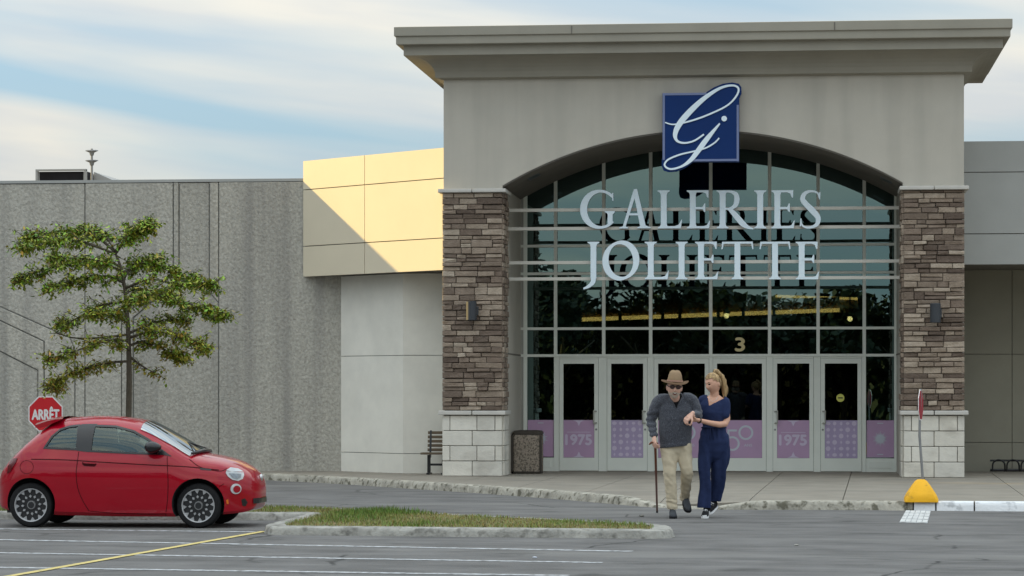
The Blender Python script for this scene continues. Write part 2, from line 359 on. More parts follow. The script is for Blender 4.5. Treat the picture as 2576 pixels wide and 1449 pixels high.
M['bulb'] = mat('bulb', (1,.9,.6), .5, 0, 1, emit=((1.0,.80,.45), 14))
M['dark_metal'] = mat('dark_metal', (.055,.06,.068), .45, .1, 4, metal=.3)
M['lamp_grey'] = mat('lamp_grey', (.045,.05,.058), .5, .08, 4)
M['bin'] = mat('bin', (.32,.27,.22), .9, .12, 12, 1.0, 30, speck=(26,.48,.62,(.09,.08,.065),.8))
M['bin_dark'] = mat('bin_dark', (.05,.042,.034), .6, .1, 5)
M['wood'] = mat('wood', (.16,.125,.09), .8, .2, 6, stretch=(.4,6,6))
M['black'] = mat('black', (.012,.012,.013), .4, .1, 4)
M['louvre'] = mat('louvre', (.018,.016,.018), .7, .2, 4)
M['hvac'] = mat('hvac', (.36,.35,.33), .6, .08, 3)
M['steel'] = mat('steel', (.27,.27,.27), .5, .1, 5, metal=.5)
M['sign_red'] = mat('sign_red', (.58,.004,.012), .45, .05, 3)
M['sign_faded'] = mat('sign_faded', (.30,.022,.035), .6, .2, 8)
M['sign_white'] = mat('sign_white', (.80,.78,.78), .45, .04, 3)
M['safety_yellow'] = mat('safety_yellow', (.85,.44,.015), .6, .08, 4, .3, 25, speck=(7,.62,.7,(.45,.24,.03),.6))
M['bark'] = mat('bark', (.10,.085,.065), .95, .3, 14, .8, 40, stretch=(1,1,.3))
M['leaf'] = mat('leaf', (1,1,1), .6, .08, 3, vcol=True, spec=.3)
M['shade_block_wall'] = mat('shade_block_wall', (.55,.53,.50), .9, .1, 1)  # for the added block that shades the lot

# ============================================================ ground
YF = 55.6; YG = 59.3; YW = 58.8; ZS = 0.13
struct('parking_lot', MB().add([(-900,-700,0),(900,-700,0),(900,1200,0),(-900,1200,0)], [(0,1,2,3)]), M['asphalt'])

KP = [(-500,1186.2),(200,1187.6),(600,1190),(680,1192.5),(800,1198),(900,1203.5),(1000,1210),(1100,1216),(1200,1222),(1300,1229),(1400,1236),(1500,1244),(1580,1251),(1650,1256),(1720,1259),(1800,1260.5),(1890,1261),(2050,1261.5),(2200,1262),(2300,1263),(2600,1265),(3300,1268)]
KL = [on_z(u, v, ZS) for u, v in KP]
def kerb_y(x):
    for a, b in zip(KL, KL[1:]):
        if a.x <= x <= b.x: t = (x-a.x)/(b.x-a.x); return a.y + (b.y-a.y)*t
    return KL[0].y if x < KL[0].x else KL[-1].y
XD0, XD1, XD2, XD3 = (on_z(u, 1258, ZS).x for u in (1540, 1660, 1790, 1900))
def drop(x):                                     # the kerb is lowered to a ramp in front of the doors
    if x <= XD0 or x >= XD3: return 0.0
    if x < XD1: return (x-XD0)/(XD1-XD0)
    if x > XD2: return (XD3-x)/(XD3-XD2)
    return 1.0
def top_z(x, back): return ZS - 0.10*drop(x)*max(0, 1-back/2.2)
pa, pb = on_z(2131, 1223, ZS), on_z(2119, 1261, ZS); SK = (pb.x-pa.x)/(pb.y-pa.y)
walk = struct('sidewalk', MB().add([(KL[0].x,59.9,.02),(KL[-1].x,59.9,.02),(KL[-1].x,58,.02),(KL[0].x,58,.02)], [(0,3,2,1)]), M['paving'])
xj = pb.x - 1.45*18; js = []
while xj < 22: js.append(xj); xj += 1.45
def on_skew(x0, y): return x0 + SK*(y-pb.y)
def kerb_hit(x0):
    y = pb.y
    for _ in range(12): y = kerb_y(on_skew(x0, y)) + 0.16
    return y
for a, b in zip(js, js[1:]):
    m = MB(); g = 0.007; rows = []
    ya, yb = kerb_hit(a+g), kerb_hit(b-g)
    for k in (0, .08, .16, .3, 1.0):
        p = (ya + (59.8-ya)*k, yb + (59.8-yb)*k)
        rows.append([(on_skew(a+g, p[0]), p[0], ya), (on_skew(b-g, p[1]), p[1], yb)])
    V = []
    for r in rows:
        for x, y, y0 in r: V.append((x, y, top_z(x, y-y0)))
    n = len(V); V += [(x, y, 0.01) for x, y, z in V]
    F = [(2*i, 2*i+1, 2*i+3, 2*i+2) for i in range(4)]
    F += [(0, n, n+1, 1)] + [(2*i+2, n+2*i+2, n+2*i, 2*i) for i in range(4)] + [(2*i+1, n+2*i+1, n+2*i+3, 2*i+3) for i in range(4)]
    m.add(V, F).build('slab', M['paving'], walk)

def kerb_strip(pts, name, matl, hgt, rough=0.03, width=0.17, seed=0, close=False):
    # concrete kerb swept along a line on the ground; pts = outer top edge, land on the left of travel
    P = []
    for a, b in zip(pts, pts[1:]):
        n = max(1, int((b-a).length/0.14))
        for i in range(n): P.append(a + (b-a)*(i/n))
    P.append(pts[-1]); m = MB(); k = len(P)
    for i, p in enumerate(P):
        t = (P[min(i+1,k-1)] - P[max(i-1,0)]); t.z = 0; t.normalize(); nn = Vector((-t.y, t.x, 0))
        h = hgt(p.x); e = noise.noise(Vector((p.x*2.3, p.y*2.3, seed)))*rough; e2 = noise.noise(Vector((p.x*4, p.y*4, seed+5)))*rough*.6
        q = Vector((p.x, p.y, 0))
        for off, z in ((0.03, 0.0), (0.012+e, h*.55), (e+e2, h*.86+e2), (-0.035+e2, h+e2*.5), (-width, h+.004), (-width, 0.0)):
            w = q - nn*off; m.v.append((w.x, w.y, z))
    for i in range(k-1):
        for j in range(5): m.f.append((i*6+j, (i+1)*6+j, (i+1)*6+j+1, i*6+j+1)); m.m.append(0)
    m.f.append(tuple(range(6))); m.m.append(0); m.f.append(tuple(reversed(range((k-1)*6, k*6)))); m.m.append(0)
    return m, name, matl
hk = lambda x: ZS + .006 - 0.105*drop(x)
XWK = on_z(2296, 1263, ZS).x
left_part = [p for p in KL if p.x < XWK] + [Vector((XWK, kerb_y(XWK), ZS))]
kerb = struct('kerb', kerb_strip(left_part, 'kerb', None, hk, .022, seed=3)[0], M['kerb_edge'], smooth=50)
ws = [XWK+.02] + [on_z(u, 1264, ZS).x for u in (2353, 2357, 2449, 2453, 2620, 2624, 2800)]
wk = struct('painted_kerb', MB().slab([(ws[0], kerb_y(ws[0])+.06), (19, kerb_y(19)+.06), (19, kerb_y(19)+.15), (ws[0], kerb_y(ws[0])+.15)], .0, .09), M['joint'])
for a, b in zip(ws[0::2], ws[1::2]):
    kerb_strip([Vector((a, kerb_y(a)-.012, 0)), Vector((b, kerb_y(b)-.012, 0))], '', None, lambda x: ZS+.012, .012, seed=9)[0].build('kerb_stone', M['white_kerb'], wk, smooth=50)

# planted island beside the parked car
ISL = [(671,1316),(670,1318.5),(673,1321),(684,1323),(705,1324),(1650,1333),(1682,1331.5),(1692,1328),(1687,1322),(1662,1317.5),(1600,1314),(1400,1304),(1200,1294.5),(1000,1284),(850,1276.5),(680,1271),(300,1268),(-150,1266),(-150,1286),(400,1288.5),(700,1289.5),(755,1289.2),(766,1290),(764,1292.5),(735,1300),(700,1309.5),(680,1315)]
IP = [on_z(u, v, .11) for u, v in ISL]; IP2 = [(p.x, p.y) for p in IP]
m = MB(); loop = [Vector((p.x, p.y, 0)) for p in IP]; loop = loop + [loop[0]]
isl_k = struct('island_kerb', kerb_strip(loop, '', None, lambda x: .105, .02, .26, seed=11)[0], M['kerb'], smooth=50)
INN = inset(IP2, .24)
struct('island_soil', MB().slab(INN, 0.004, .104), M['soil'])
def inside(x, y, poly):
    c = False; n = len(poly)
    for i in range(n):
        (xa, ya), (xb, yb) = poly[i], poly[(i+1) % n]
        if (ya > y) != (yb > y) and x < (xb-xa)*(y-ya)/(yb-ya)+xa: c = not c
    return c
def col_layer(me, cols):                         # one colour per face
    ca = me.color_attributes.new('Col', 'FLOAT_COLOR', 'CORNER'); buf = []
    for p, c in zip(me.polygons, cols): buf += [c[0], c[1], c[2], 1.0]*p.loop_total
    ca.data.foreach_set('color', buf)
INN2 = inset(IP2, .22)
m = MB(); cols = []; bx = [min(p[0] for p in INN), max(p[0] for p in INN), min(p[1] for p in INN), max(p[1] for p in INN)]
mound = on_z(1010, 1290, .1); tries = 0
while len(m.f) < 21000 and tries < 200000:
    tries += 1; x, y = random.uniform(bx[0], bx[1]), random.uniform(bx[2], bx[3])
    if not inside(x, y, INN2): continue
    n1 = noise.noise(Vector((x*.9, y*.9, 1))); n2 = noise.noise(Vector((x*3.5, y*3.5, 7)))
    mo = math.exp(-(((x-mound.x)/.75)**2 + ((y-mound.y)/.8)**2))
    if random.random() > .62 + .5*n2 + mo: continue
    h = (.025 + .03*random.random())*(1+.5*n1) + mo*.07*random.uniform(.4, 1)
    a = random.uniform(0, 6.28); l = random.uniform(.2, .8)*h; wd = random.uniform(.004, .008)
    dx, dy = math.cos(a), math.sin(a); px, py = -dy*wd, dx*wd
    m.add([(x-px, y-py, .1), (x+px, y+py, .1), (x+dx*l, y+dy*l, .1+h)], [(0,1,2)])
    dry = min(1, max(0, .62 - .9*n1 - 1.4*mo + random.uniform(-.3, .3)))
    g = (.13, .195, .04); d = (.29, .265, .10); cols.append(tuple((g[i]*(1-dry)+d[i]*dry)*random.uniform(.7, 1.25) for i in range(3)))
go = m.build('grass', M['grass']); col_layer(go.data, cols); tag(go, 'short patchy grass with a taller tuft on the kerbed island', 'grass', kind='stuff')

# painted lines on the lot
def paint_line(name, a, b, wd, matl):
    p, q = on_z(*a), on_z(*b); t = (q-p).normalized(); n = Vector((-t.y, t.x, 0))*wd/2; m = MB(); k = 24
    for i in range(k+1):
        c = p + (q-p)*(i/k); e = 1+.12*noise.noise(Vector((i*.9, p.y, 0)))
        m.v += [(c.x-n.x*e, c.y-n.y*e, .004), (c.x+n.x*e, c.y+n.y*e, .004)]
    for i in range(k): m.f.append((2*i, 2*i+2, 2*i+3, 2*i+1)); m.m.append(0)
    return struct(name, m, matl)
paint_line('parking_line', (-40,1330.5), (640,1338.5), .17, M['road_paint'])
paint_line('parking_line', (-40,1357.5), (1590,1387.5), .17, M['road_paint'])
paint_line('parking_line', (-40,1390.5), (1515,1416), .17, M['road_paint'])
paint_line('parking_line', (-40,1427.5), (1432,1448.5), .17, M['road_paint'])
p = MB()
yl = struct('yellow_line', (lambda a, b: MB().add([(a.x-.045,a.y,.008),(a.x+.06,a.y,.008),(b.x+.06,b.y,.008),(b.x-.045,b.y,.008)], [(0,1,2,3)]))(on_z(-30,1460), on_z(664,1337.5)), M['yellow_paint'])
# white tactile patch at the foot of the kerb: small square pavers
pt = struct('white_patch', MB().add([on_z(u, v, .004) for u, v in ((2262,1314),(2333,1316),(2342,1286),(2279,1284))], [(0,1,2,3)]), M['road_paint'])
c4 = [on_z(u, v, .004) for u, v in ((2262,1314),(2333,1316),(2342,1286),(2279,1284))]
for i in range(5):
    for j in range(4):
        f = lambda s, t: (c4[0]*(1-s)+c4[1]*s)*(1-t) + (c4[3]*(1-s)+c4[2]*s)*t
        q = [f((i+a)/5, (j+b)/4) for a, b in ((.08,.08),(.92,.08),(.92,.92),(.08,.92))]
        MB().slab([(v.x, v.y) for v in q], .004, .012).build('paver', M['white_paint'], pt)
# litter and pebbles on the asphalt
for i, (u, v, s) in enumerate(((1614,1300,.035),(1345,1404,.02),(2004,1373,.022))):
    q = on_z(u, v, 0); m = MB().ball((0,0,0), (s*1.3, s, s*.5), 7, 5)
    m.v = [tuple(Vector(p)*(1+.35*noise.noise(Vector(p)*30+Vector((i*3,0,0))))) for p in m.v]
    o = m.build('paper_scrap' if i % 2 else 'pebble', M['print_b' if i % 2 else 'kerb']); o.location = (q.x, q.y, s*.42)
    dots = ['pale pebble on the asphalt in front of the man with the cane','small pale scrap between the two near parking lines','pale pebble alone on the open asphalt right of the couple','small pale scrap between the two near parking lines','pale pebble on the road below the woman','small pale scrap right of centre on the open asphalt','pale pebble near the right end of the island','small pale scrap on the asphalt below the woman','lone pale pebble in the lower right of the lot','tiny pale scrap on the empty asphalt near the bottom','pale pebble against the dark part of the island kerb']
    tag(o, dots[i], 'litter' if i % 2 else 'pebble')

# ============================================================ entrance tower
XL, XR = XY(1116, YF), XY(2425, YF); OL, OR = XY(1264, YF), XY(2271, YF)
zsp = (ZY(1264, 463, YF)+ZY(2271, 463, YF))/2; zap = ZY(1766, 327, YF); ZT = ZY(1766, 178, YF)
mid = (OL+OR)/2; hw = (OR-OL)/2; rise = zap-zsp; rad = (hw*hw+rise*rise)/(2*rise); zc = zap-rad
def arch_z(x): return zc + math.sqrt(max(0, rad*rad-(x-mid)**2))
tower = thing('entrance_tower', (mid, YF, 0), 'tall grey stucco entrance block with a wide arched opening and deep cornice', 'building')
poly = [(XL,.1),(XL,ZT),(XR,ZT),(XR,.1),(OR,.1),(OR,zsp)] + [(OR-(OR-OL)*i/48, arch_z(OR-(OR-OL)*i/48)) for i in range(1, 48)] + [(OL,zsp),(OL,.1)]
# wall in two halves so the outline faces stay simple
for h in (0, 1):
    if h == 0: pl = [(XL,.1),(XL,ZT),(mid,ZT)] + [(mid-(mid-OL)*i/24, arch_z(mid-(mid-OL)*i/24)) for i in range(0, 24)] + [(OL,zsp),(OL,.1)]
    else: pl = [(mid,ZT),(XR,ZT),(XR,.1),(OR,.1),(OR,zsp)] + [(OR-(OR-mid)*i/24, arch_z(OR-(OR-mid)*i/24)) for i in range(1, 25)]
    MB().flat(pl, YF, YG+.35).build('wall', M['stucco'], tower)
MB().box(XL+.3, XR-.3, YG+.4, YG+.9, zap+.4, ZT-.05).build('roof_block', M['stucco'], tower)
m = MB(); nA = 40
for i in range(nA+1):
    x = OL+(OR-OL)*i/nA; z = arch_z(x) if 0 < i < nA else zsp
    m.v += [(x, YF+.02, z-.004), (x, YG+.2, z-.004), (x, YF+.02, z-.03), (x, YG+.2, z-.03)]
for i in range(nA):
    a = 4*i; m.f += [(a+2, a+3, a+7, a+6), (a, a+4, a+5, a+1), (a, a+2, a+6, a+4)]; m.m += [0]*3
m.build('arch_shade_lining', M['soffit'], tower, smooth=30)  # lining coloured dark to stand in for the shade under the arch
prof = [(.03,197),(.17,191),(.17,186)] + [(.17+.59*(1-math.cos(a*math.pi/16)), 186-52*math.sin(a*math.pi/16)) for a in range(1, 9)] + [(.80,133.5),(.80,109),(.84,108),(.94,106),(.95,104.5),(.95,86),(.985,84),(.99,83),(.99,61.5),(.90,60.8)]
m = MB(); YB = 60.4
for p_, v_ in prof:
    p_ *= .89
    z = ZY(1500, v_, YF-p_); m.v += [(XL-p_, YF-p_, z), (XR+p_, YF-p_, z), (XR+p_, YB+p_, z), (XL-p_, YB+p_, z)]
for i in range(len(prof)-1):
    for j in range(4): q = (j+1) % 4; m.f.append((i*4+j, i*4+q, i*4+4+q, i*4+4+j)); m.m.append(0)
m.f.append(tuple(len(m.v)-4+j for j in range(4))); m.m.append(0); m.f.append((3,2,1,0)); m.m.append(0)
corn = m.build('cornice', M['cornice'], tower)
for u in (1420, 2155):                            # seams of the metal coping
    x = XY(u*.9+160, YF-.88); MB().box(x-.012, x+.012, YF-.886, YF-.86, ZY(1500, 82, YF-.99), ZY(1500, 62, YF-.99)).build('coping_seam', M['soffit'], corn)
for u, s in ((1345, 1), (2228, -1)):
    x = XY(u, YF+1.2); z = arch_z(x); dz = (arch_z(x+.1)-arch_z(x-.1))/.2
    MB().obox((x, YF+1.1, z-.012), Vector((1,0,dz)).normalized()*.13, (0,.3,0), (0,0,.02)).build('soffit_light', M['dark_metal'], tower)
for x, s in ((OL, 1), (OR, -1)):                  # joints in the jambs
    MB().box(x-.004*(1-s)-.002, x+.004*(1+s)+.002, YF+1.0, YG-.1, ZY(1300, 894, YG)-.015, ZY(1300, 894, YG)+.015).build('joint', M['joint'], tower)

# ------------------------------------------------------------ stone pillars
def pillar(u0, u1, label, inner):
    x0, x1 = XY(u0, YF-.14), XY(u1, YF-.14); yf = YF-.10; yb = YF+.9
    zl = ZY(u0, 1040, YF-.14); zu = ZY(u0, 485 if inner > 0 else 478, YF-.14)
    t = thing('stone_pillar', ((x0+x1)/2, YF, ZS), label, 'pillar', 'stone pillars flanking the entrance')
    MB().box(x0+.05, x1-.05, yf+.045, yb, .05, zu).build('core', M['mortar'], t)
    MB().box(x0+.03, x1-.03, yf+.03, yb+.004, .05, zl-.03).build('base_core', M['joint'], t)
    xi = OL if inner > 0 else OR                  # stones on the face towards the doors
    # ledgestone courses
    rng = random.Random(3 if inner > 0 else 4)
    z = zl+.06
    while z < zu-.03:
        h = min(rng.choice((.08, .09, .105, .115, .13, .16)), zu-z-.005)
        if zu-(z+h) < .05: h = zu-z-.005
        for face in (0, 1):
            a, b = (x0, x1) if face == 0 else (yf+.02, yb)
            x = a
            while x < b-.02:
                wd = rng.uniform(.17, .48)
                if b-(x+wd) < .14: wd = b-x
                sub = [(z, h)] if (h < .14 or rng.random() < .55) else [(z, h*.48), (z+h*.5, h*.5)]
                for zz, hh in sub:
                    d = rng.uniform(.0, .05); g = .006; c = .012
                    e = [rng.uniform(-.006, .006) for _ in range(8)]
                    P = [(x+g, zz+g+e[0]), (x+wd-g, zz+g+e[1]), (x+wd-g, zz+hh-g+e[2]), (x+g, zz+hh-g+e[3])]
                    Q = [(p[0]+(c if p[0] < x+wd/2 else -c), p[1]+(c if p[1] < zz+hh/2 else -c)) for p in P]
                    dd = [d+rng.uniform(-.01, .012) for _ in range(4)]
                    if face == 0:
                        V = [(p[0], yf+.05, p[1]) for p in P] + [(p[0], yf-d+.008, p[1]) for p in P] + [(q[0], yf-dd[i], q[1]) for i, q in enumerate(Q)]
                    elif inner > 0: V = [(xi-.03, p[0], p[1]) for p in P] + [(xi+.015+d*.6-.008, p[0], p[1]) for p in P] + [(xi+.015+dd[i]*.6, q[0], q[1]) for i, q in enumerate(Q)]
                    else: V = [(xi+.03, p[0], p[1]) for p in P] + [(xi-.015-d*.6+.008, p[0], p[1]) for p in P] + [(xi-.015-dd[i]*.6, q[0], q[1]) for i, q in enumerate(Q)]
                    F = [(8,9,10,11)] + [(i, (i+1) % 4, 4+(i+1) % 4, 4+i) for i in range(4)] + [(4+i, 4+(i+1) % 4, 8+(i+1) % 4, 8+i) for i in range(4)]
                    MB().add(V, F).build('stone', M['stone'], t)
                x += wd
        z += h
    # smooth base blocks, two patterns of course
    hb = (zl-.04-ZS)/4; wdt = x1-x0
    for k in range(4):
        zz = ZS + k*hb
        cuts = [0, .5, 1] if k % 2 == 0 else [0, .13, .58, .88, 1]
        for a, b in zip(cuts, cuts[1:]):
            MB().box(x0+a*wdt+.006, x0+b*wdt-.006, yf-.03+rng.uniform(-.008, .008), yf+.12, zz+.006, zz+hb-.006).build('block', M['block'], t, bevel=.01)
        for a, b in ((yf+.13, yf+.5), (yf+.51, yb)):
            if inner > 0: MB().box(x1-.1, max(x1, OL)+.03, a, b-.01, zz+.006, zz+hb-.006).build('block', M['block'], t, bevel=.01)
            else: MB().box(min(x0, OR)-.03, x0+.1, a, b-.01, zz+.006, zz+hb-.006).build('block', M['block'], t, bevel=.01)
    for zz, hh, ov in ((zl-.03, .085, .07), (zu, .075, .08)):
        for a, b in ((x0-ov, (x0+x1)/2-.008), ((x0+x1)/2+.008, x1+ov)):
            MB().box(a, b, yf-ov-.03, yb+.03, zz, zz+hh).build('ledge', M['ledge'], t, bevel=.015)
    return t, (x0, x1, yf)
PLT, pl_b = pillar(1112, 1263, 'brown ledgestone pillar left of the doors, beside the bench and litter bin', 1)
PRT, pr_b = pillar(2273, 2427, 'brown ledgestone pillar right of the doors, behind the yellow sign base', -1)

# ============================================================ glazed storefront
US = [1322, 1398, 1519, 1637, 1788, 1936, 2058, 2174, 2254]; XS = [XY(u, YG) for u in US]
zr = {v: ZY(1788, v, YG) for v in (617, 687, 826, 894, 1057, 1152, 1178)}
front = thing('glazed_storefront', (mid, YG, ZS), 'arched storefront of green tinted panes in pale metal frames, with six doors', 'storefront')
for i, x in enumerate(XS):
    wd = .04 if i in (0, 8) else .035
    zt = (arch_z(max(OL, min(OR, x))) if OL < x < OR else zsp) + .05
    MB().box(x-wd, x+wd, YG-.06, YG+.09, zr[894] if 0 < i < 8 else ZS, zt).build('mullion', M['alu'], front)
for v in (617, 687, 826, 894):
    MB().box(XS[0]-.1, XS[-1]+.1, YG-.055, YG+.085, zr[v]-.028, zr[v]+.028).build('transom', M['alu'], front)
for s, x in ((-1, XS[0]), (1, XS[-1])):
    MB().box(min(x, x+s*.14), max(x, x+s*.14), YG-.03, YG+.08, ZS, zsp+.1).build('side_frame', M['alu_dark'], front)
rows = [(687,617),(826,687),(894,826)]
for i in range(8):
    a, b = XS[i]+.03, XS[i+1]-.03
    for lo, hi in rows:
        MB().box(a, b, YG+.01, YG+.022, zr[lo]+.02, zr[hi]-.02).build('pane', M['glass'], front)
    xs = [a+(b-a)*k/6 for k in range(7)]
    top = [(x, (arch_z(x) if OL < x < OR else zsp)+.03) for x in xs]
    MB().flat([(a, zr[617]+.02), (b, zr[617]+.02)] + top[::-1], YG+.01, YG+.022).build('pane', M['glass'], front)
def poster_print(m, kind, x0, x1, z0, z1, y):
    w_, h_ = x1-x0, z1-z0; cx, cz = (x0+x1)/2, (z0+z1)/2
    if kind == 'year':
        put_text(m, '1975', x0+.07*w_, x1-.09*w_, z0+.34*h_, z0+.61*h_, y, 1, .012)
        for s, zz in ((1, z0), (-1, z1)):
            m.add([(cx-.19*w_, y, zz+s*.005), (cx-.06*w_, y, zz+s*.05*h_), (cx, y, zz+s*.16*h_), (cx+.06*w_, y, zz+s*.05*h_), (cx+.19*w_, y, zz+s*.005)], [(0,1,2,3,4)], 1)
        m.add([(x0+.12*w_, y, z0+.67*h_), (x1-.12*w_, y, z0+.67*h_), (x1-.12*w_, y, z0+.685*h_), (x0+.12*w_, y, z0+.685*h_)], [(0,1,2,3)], 1)
    elif kind == 'grid':
        for i in range(5):
            for j in range(6):
                px, pz = x0+w_*(i+.5)/5, z0+h_*(j+.5)/6; r = (.055 if (i+j) % 2 else .042)*w_*1.35; n = 10
                big = (i*2+j) % 3
                V = [(px+r*math.cos(6.283*k/n)*(1 if big else .55), y, pz+r*math.sin(6.283*k/n)*(.75 if big != 1 else 1)) for k in range(n)]
                m.add(V, [tuple(range(n))], 1)
            m.add([(x0+w_*(i+.49)/5, y+.0005, z0+.02), (x0+w_*(i+.51)/5, y+.0005, z0+.02), (x0+w_*(i+.51)/5, y+.0005, z1-.02), (x0+w_*(i+.49)/5, y+.0005, z1-.02)], [(0,1,2,3)], 1)
    elif kind == 'burst':
        for k in range(20):
            a = 6.283*k/20; r = .30*w_*(1 if k % 2 else .8); d = .045*w_
            m.add([(cx+d*math.cos(a+1.57), y-.0005*(k % 3), cz+d*math.sin(a+1.57)), (cx+r*math.cos(a), y-.0005*(k % 3), cz+r*math.sin(a)), (cx+d*math.cos(a-1.57), y-.0005*(k % 3), cz+d*math.sin(a-1.57))], [(0,1,2)], 1)
        m.add([(cx+.08*w_*math.cos(6.283*k/12), y-.002, cz+.08*w_*math.sin(6.283*k/12)) for k in range(12)], [tuple(range(12))], 1)
        for zz in (.08, .92): m.add([(cx-.11*w_, y, z0+(zz-.012)*h_), (cx+.11*w_, y, z0+(zz-.012)*h_), (cx+.11*w_, y, z0+(zz+.012)*h_), (cx-.11*w_, y, z0+(zz+.012)*h_)], [(0,1,2,3)], 1)
    elif kind == 'fifty':
        def ring(px, pz, r, t, a0=0, a1=6.2832):
            n = 28
            for k in range(n):
                a, b = a0+(a1-a0)*k/n, a0+(a1-a0)*(k+1)/n
                m.add([(px+(r-t)*math.cos(a), y, pz+(r-t)*math.sin(a)), (px+r*math.cos(a), y, pz+r*math.sin(a)), (px+r*math.cos(b), y, pz+r*math.sin(b)), (px+(r-t)*math.cos(b), y, pz+(r-t)*math.sin(b))], [(0,1,2,3)], 1)
        ring(cx+.14*w_, cz+.17*h_, .165*w_, .045*w_)
        ring(cx-.16*w_, cz-.12*h_, .165*w_, .045*w_, -2.5, 2.0)
        q = cx-.27*w_
        m.add([(q, y-.001, cz+.0*h_), (q+.045*w_, y-.001, cz+.0*h_), (q+.045*w_, y-.001, cz+.23*h_), (q, y-.001, cz+.23*h_)], [(0,1,2,3)], 1)
        m.add([(q, y-.002, cz+.20*h_), (q+.21*w_, y-.002, cz+.20*h_), (q+.21*w_, y-.002, cz+.255*h_), (q, y-.002, cz+.255*h_)], [(0,1,2,3)], 1)
        put_text(m, 'ANS', cx+.1*w_, cx+.28*w_, cz-.2*h_, cz-.13*h_, y, 1)
def poster(kind, x0, x1, z0, z1, y, parent):
    m = MB().add([(x0,y,z0),(x1,y,z0),(x1,y,z1),(x0,y,z1)], [(0,1,2,3)])
    poster_print(m, kind, x0, x1, z0, z1, y-.002)
    return m.build('poster', [M['film_b' if kind == 'grid' else 'film'], M['print_b' if kind in ('burst', 'fifty') else 'print']], parent)
for i in (0, 7):                                  # side lights
    a, b = XS[i]+.04, XS[i+1]-.035
    MB().box(a, b, YG+.01, YG+.022, zr[1152], zr[894]-.028).build('pane', M['glass'], front)
    poster('burst', a+.01, b-.01, zr[1152]+.02, zr[1057], YG+.006, front)
    q = MB().box(a, b, YG-.02, YG+.06, ZS, zr[1152]).build('base_panel', M['alu'], front)
    MB().box(a+.07, b-.07, YG-.03, YG-.02, ZS+.08, zr[1152]-.06).build('raised_panel', M['alu'], q, bevel=.008)
DR = [(1407,1506,'year',1),(1527,1629,'grid',1),(1645,1784,'fifty',0),(1793,1928,'fifty',0),(1944,2047,'year',-1),(2064,2168,'grid',-1)]
ds = ['leftmost glass door, printed 1975 on a purple film','second glass door from the left with patterned purple film','third glass door from the left, behind the man','fourth glass door from the left, behind the woman','fifth glass door from the left, printed 1975 on a purple film','rightmost glass door with a round yellow sticker']
edges = [XS[1]-.035] + [XY(u, YG) for d in DR for u in d[:2]] + [XS[7]+.035]
for k in range(0, len(edges), 2):
    MB().box(edges[k], edges[k+1]-.0, YG-.03, YG+.09, ZS, zr[894]-.03).build('door_jamb', M['alu'], front)
for i, (u0, u1, kind, hs) in enumerate(DR):
    a, b = XY(u0, YG)+.006, XY(u1, YG)-.006; zt = zr[894]-.075; st = .085; zk = zr[1152]; yd = YG-.045
    MB().box(a, b, YG-.03, YG+.09, zr[894]-.07, zr[894]-.03).build('door_header', M['alu'], front)
    m = MB().box(a, a+st, yd, yd+.05, ZS+.012, zt).box(b-st, b, yd, yd+.05, ZS+.012, zt).box(a+st, b-st, yd+.002, yd+.048, zt-.1, zt).box(a+st, b-st, yd+.002, yd+.048, ZS+.012, ZS+.06)
    d = tag(m.build('door', M['alu'], front), ds[i])
    MB().box(a+st, b-st, yd+.02, yd+.03, zk, zt-.1).build('pane', M['door_glass'], d)
    MB().box(a+st, b-st, yd+.008, yd+.042, ZS+.06, zk).build('kick_plate', M['alu'], d)
    poster(kind, a+st+.002, b-st-.002, zk+.004, zr[1057], yd+.015, d)
    if hs:
        hx = b-st*.45 if hs > 0 else a+st*.45; hx += -hs*.055
        z0, z1 = ZY(1500, 1066, YG), ZY(1500, 1032, YG)
        m = MB().tube([(hx, yd-.07, z0), (hx, yd-.07, z1)], .014, 8)
        for zz in (z0+.02, z1-.02): m.tube([(hx, yd-.07, zz), (hx+hs*.055, yd-.02, zz), (hx+hs*.055, yd+.002, zz)], .012, 8)
        MBh = m.build('handle', M['alu_dark'], d, smooth=40)
        lx = b-st/2 if hs > 0 else a+st/2
        MB().tube([(lx, yd-.012, z0-.12), (lx, yd+.002, z0-.12)], .022, 10).build('lock', M['steel'], d, smooth=40)
st_x, st_z = XY(2114, YG), ZY(2114, 1001, YG)
stk = MB().add([(st_x+.085*math.cos(6.283*k/20), YG-.032, st_z+.085*math.sin(6.283*k/20)) for k in range(20)], [tuple(range(20))], 0)
stk.add([(st_x-.05, YG-.034, st_z-.012), (st_x+.05, YG-.034, st_z-.012), (st_x+.05, YG-.034, st_z+.014), (st_x-.05, YG-.034, st_z+.014)], [(0,1,2,3)], 1)
stk.build('sticker', [mat('sticker_y', (.62,.62,.14), .5, .05, 3), M['bin_dark']], front)
n3 = MB(); put_text(n3, '3', XY(1850, YG), XY(1873, YG), ZY(1861, 883, YG), ZY(1861, 850, YG), YG+.004, 0, .012)
n3.build('door_number', M['gold'], front)

